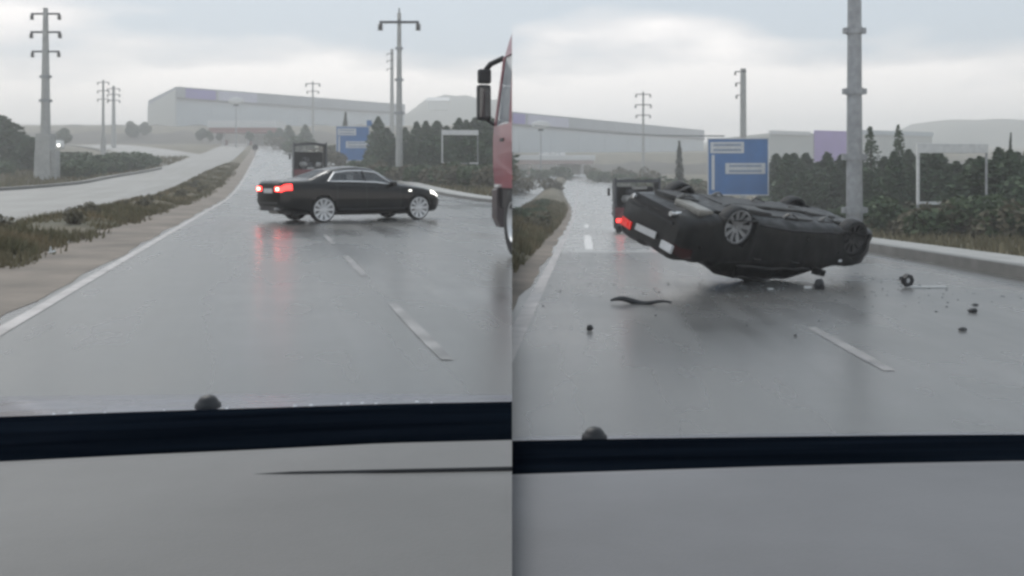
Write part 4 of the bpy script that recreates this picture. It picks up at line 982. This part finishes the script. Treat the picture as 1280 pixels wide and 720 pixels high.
# ---------------------------------------------------------------- dashboards of the two views
def dashboard(sgn, label, top, low, slit, noz, hood, m):
    """top/low: rows of the black cowl's upper and lower edge at the outer edge and at the join; all at real distances"""
    t = thing('car_front', label, 'car interior', (0, 0, .9))
    us = [-60 + i * 35 for i in range(21)] if sgn < 0 else [640 + i * 35 for i in range(21)]
    if sgn < 0: us = [min(640, u) for u in us if u < 640] + [640]
    k_ = lambda u: (u / 640) if sgn < 0 else ((u - 640) / 640)
    f_ = lambda tb, u: np.interp(k_(u), [-.2, 0, .25, .5, .75, 1, 1.2], [tb[0] + (tb[0] - tb[1]) * .8] + list(tb) + [tb[-1]])
    P = []
    for u in us:
        vt, vl = f_(top, u), f_(low, u); row = []
        rows_ = [(vt + 1.5, 1.13, -.05), (vt, 1.12, 0), (vt + 6, 1.10, .004), ((vt + vl) / 2, 1.04, .006), (vl - 8, .985, .0), (vl, .965, -.012)]
        for v, Y, dz in rows_: row.append((px(u, Y), Y, pz(v, Y) + dz * .3 - .9))
        P.append(row)
    MB().grid(P).build('cowl', COWL, t, smooth=True)
    P = []
    for u in us:
        vl = f_(low, u); row = []
        for v, Y in ((vl - 3, .972), (vl + 1, .955), (vl + 6, .94), (vl + 30, .86), (vl + 70, .75), (vl + 115, .65), (vl + 170, .55), (vl + 260, .43), (vl + 400, .33)):
            row.append((px(u, .95) * (1), Y, pz(v, Y) - .9 + (-.012 if v == vl - 3 else 0)))
        P.append(row)
    MB().grid(P).build('dash_top', m, t, smooth=True)
    if slit:
        pts = []; rr = []
        for i in range(22):
            k = i / 21; u = slit[0] + (slit[2] - slit[0]) * k; v = slit[1] + (slit[3] - slit[1]) * k
            Y = .94 - (v - f_(low, u) - 6) / 24 * .08; pts.append((px(u, Y), Y, pz(v, Y) - .9 + .0006)); rr.append(.0024 * min(1, .25 + k * 5))
        MB().tube(pts, rr, 6).build('trim_seam', PLASTIC, t)
    # bonnet beyond the cowl with washer nozzle
    P = []
    for u in us:
        vt = f_(top, u); row = []
        for k, Y in ((0, 1.17), (.25, 1.27), (.5, 1.4), (.75, 1.55), (.95, 1.7), (1.0, 1.74)):
            v = vt + 3 - (hood[1] + hood[2] * k_(u)) * k; row.append((px(u, Y), Y, pz(v, Y) - .9 - (.05 if k == 1 else 0)))
        P.append(row)
    b = MB().grid(P).build('bonnet', HOODM, t, smooth=True); b['label'] = hood[0]
    u, v, wd = noz; Y = 1.24; s = wd / F * Y / 2
    q = MB().lathe([(s * 1.25, -.004), (s * 1.2, .001), (s, .003), (s * .92, s * .42), (s * .66, s * .72), (s * .3, s * .86), (.0005, s * .88)], (px(u, Y), Y, pz(v, Y) - .9), n=20); q.build('washer_nozzle', PLASTIC, b, smooth=True)
    # unseen roof of the filming car, added to shade the near half of the dashboard
    x0, x1 = (-.75, -.001) if sgn < 0 else (.001, .75)
    MB().box(((x0 + x1) / 2, -.30, .62), (x1 - x0, 1.3, .04)).build('roof_lining', mat('headliner', (.30, .29, .28), .9), t, bevel=.01)
    return t, b, f_, us
t1, b1, f1, us1 = dashboard(-1, 'grey dashboard with a dark seam, thick black band and blue grey bonnet, left view', (521, 515, 510, 505, 502), (576, 568, 561, 553, 549), (318, 594, 640, 587), (260, 505, 26), ('blue grey car bonnet with a dome nozzle under the upright car view', 30, -18), DASHM)
t2, b2, f2, us2 = dashboard(1, 'plain grey dashboard with a thinner black band and bonnet edge, right view', (551, 548, 546, 544, 543), (592, 587, 582, 578, 575), None, (743, 545, 26), ('thin blue grey car bonnet edge with a dome nozzle under the overturned car view', 8, -2), DASHB)
# rain beads along the far edge of the left cowl
for i in range(14):
    u = random.uniform(0, 600); Y = 1.145; s = random.uniform(.0006, .0014); v = f1((521, 515, 510, 505, 502), u) - random.uniform(0, 2)
    q = MB().lathe([(s * 2.2, 0), (s * 1.8, s * .7), (s * .8, s * 1.1), (.0001, s * 1.2)], (px(u, Y), Y, pz(v, Y) - .9), n=8); q.build('rain_bead', DROP, b1, smooth=True)

# ---------------------------------------------------------------- haze
hz = bpy.data.materials.new('haze'); hz.use_nodes = True; t = hz.node_tree; t.nodes.clear()
pv = N(t, 'ShaderNodeVolumePrincipled'); pv.inputs['Color'].default_value = (.985, .978, .972, 1); pv.inputs['Density'].default_value = .0017; pv.inputs['Anisotropy'].default_value = .2
L(t, pv.outputs[0], N(t, 'ShaderNodeOutputMaterial').inputs['Volume'])
o = MB().box((0, 598, 24), (1820, 1216, 86)).build('haze', hz); o['kind'] = 'stuff'
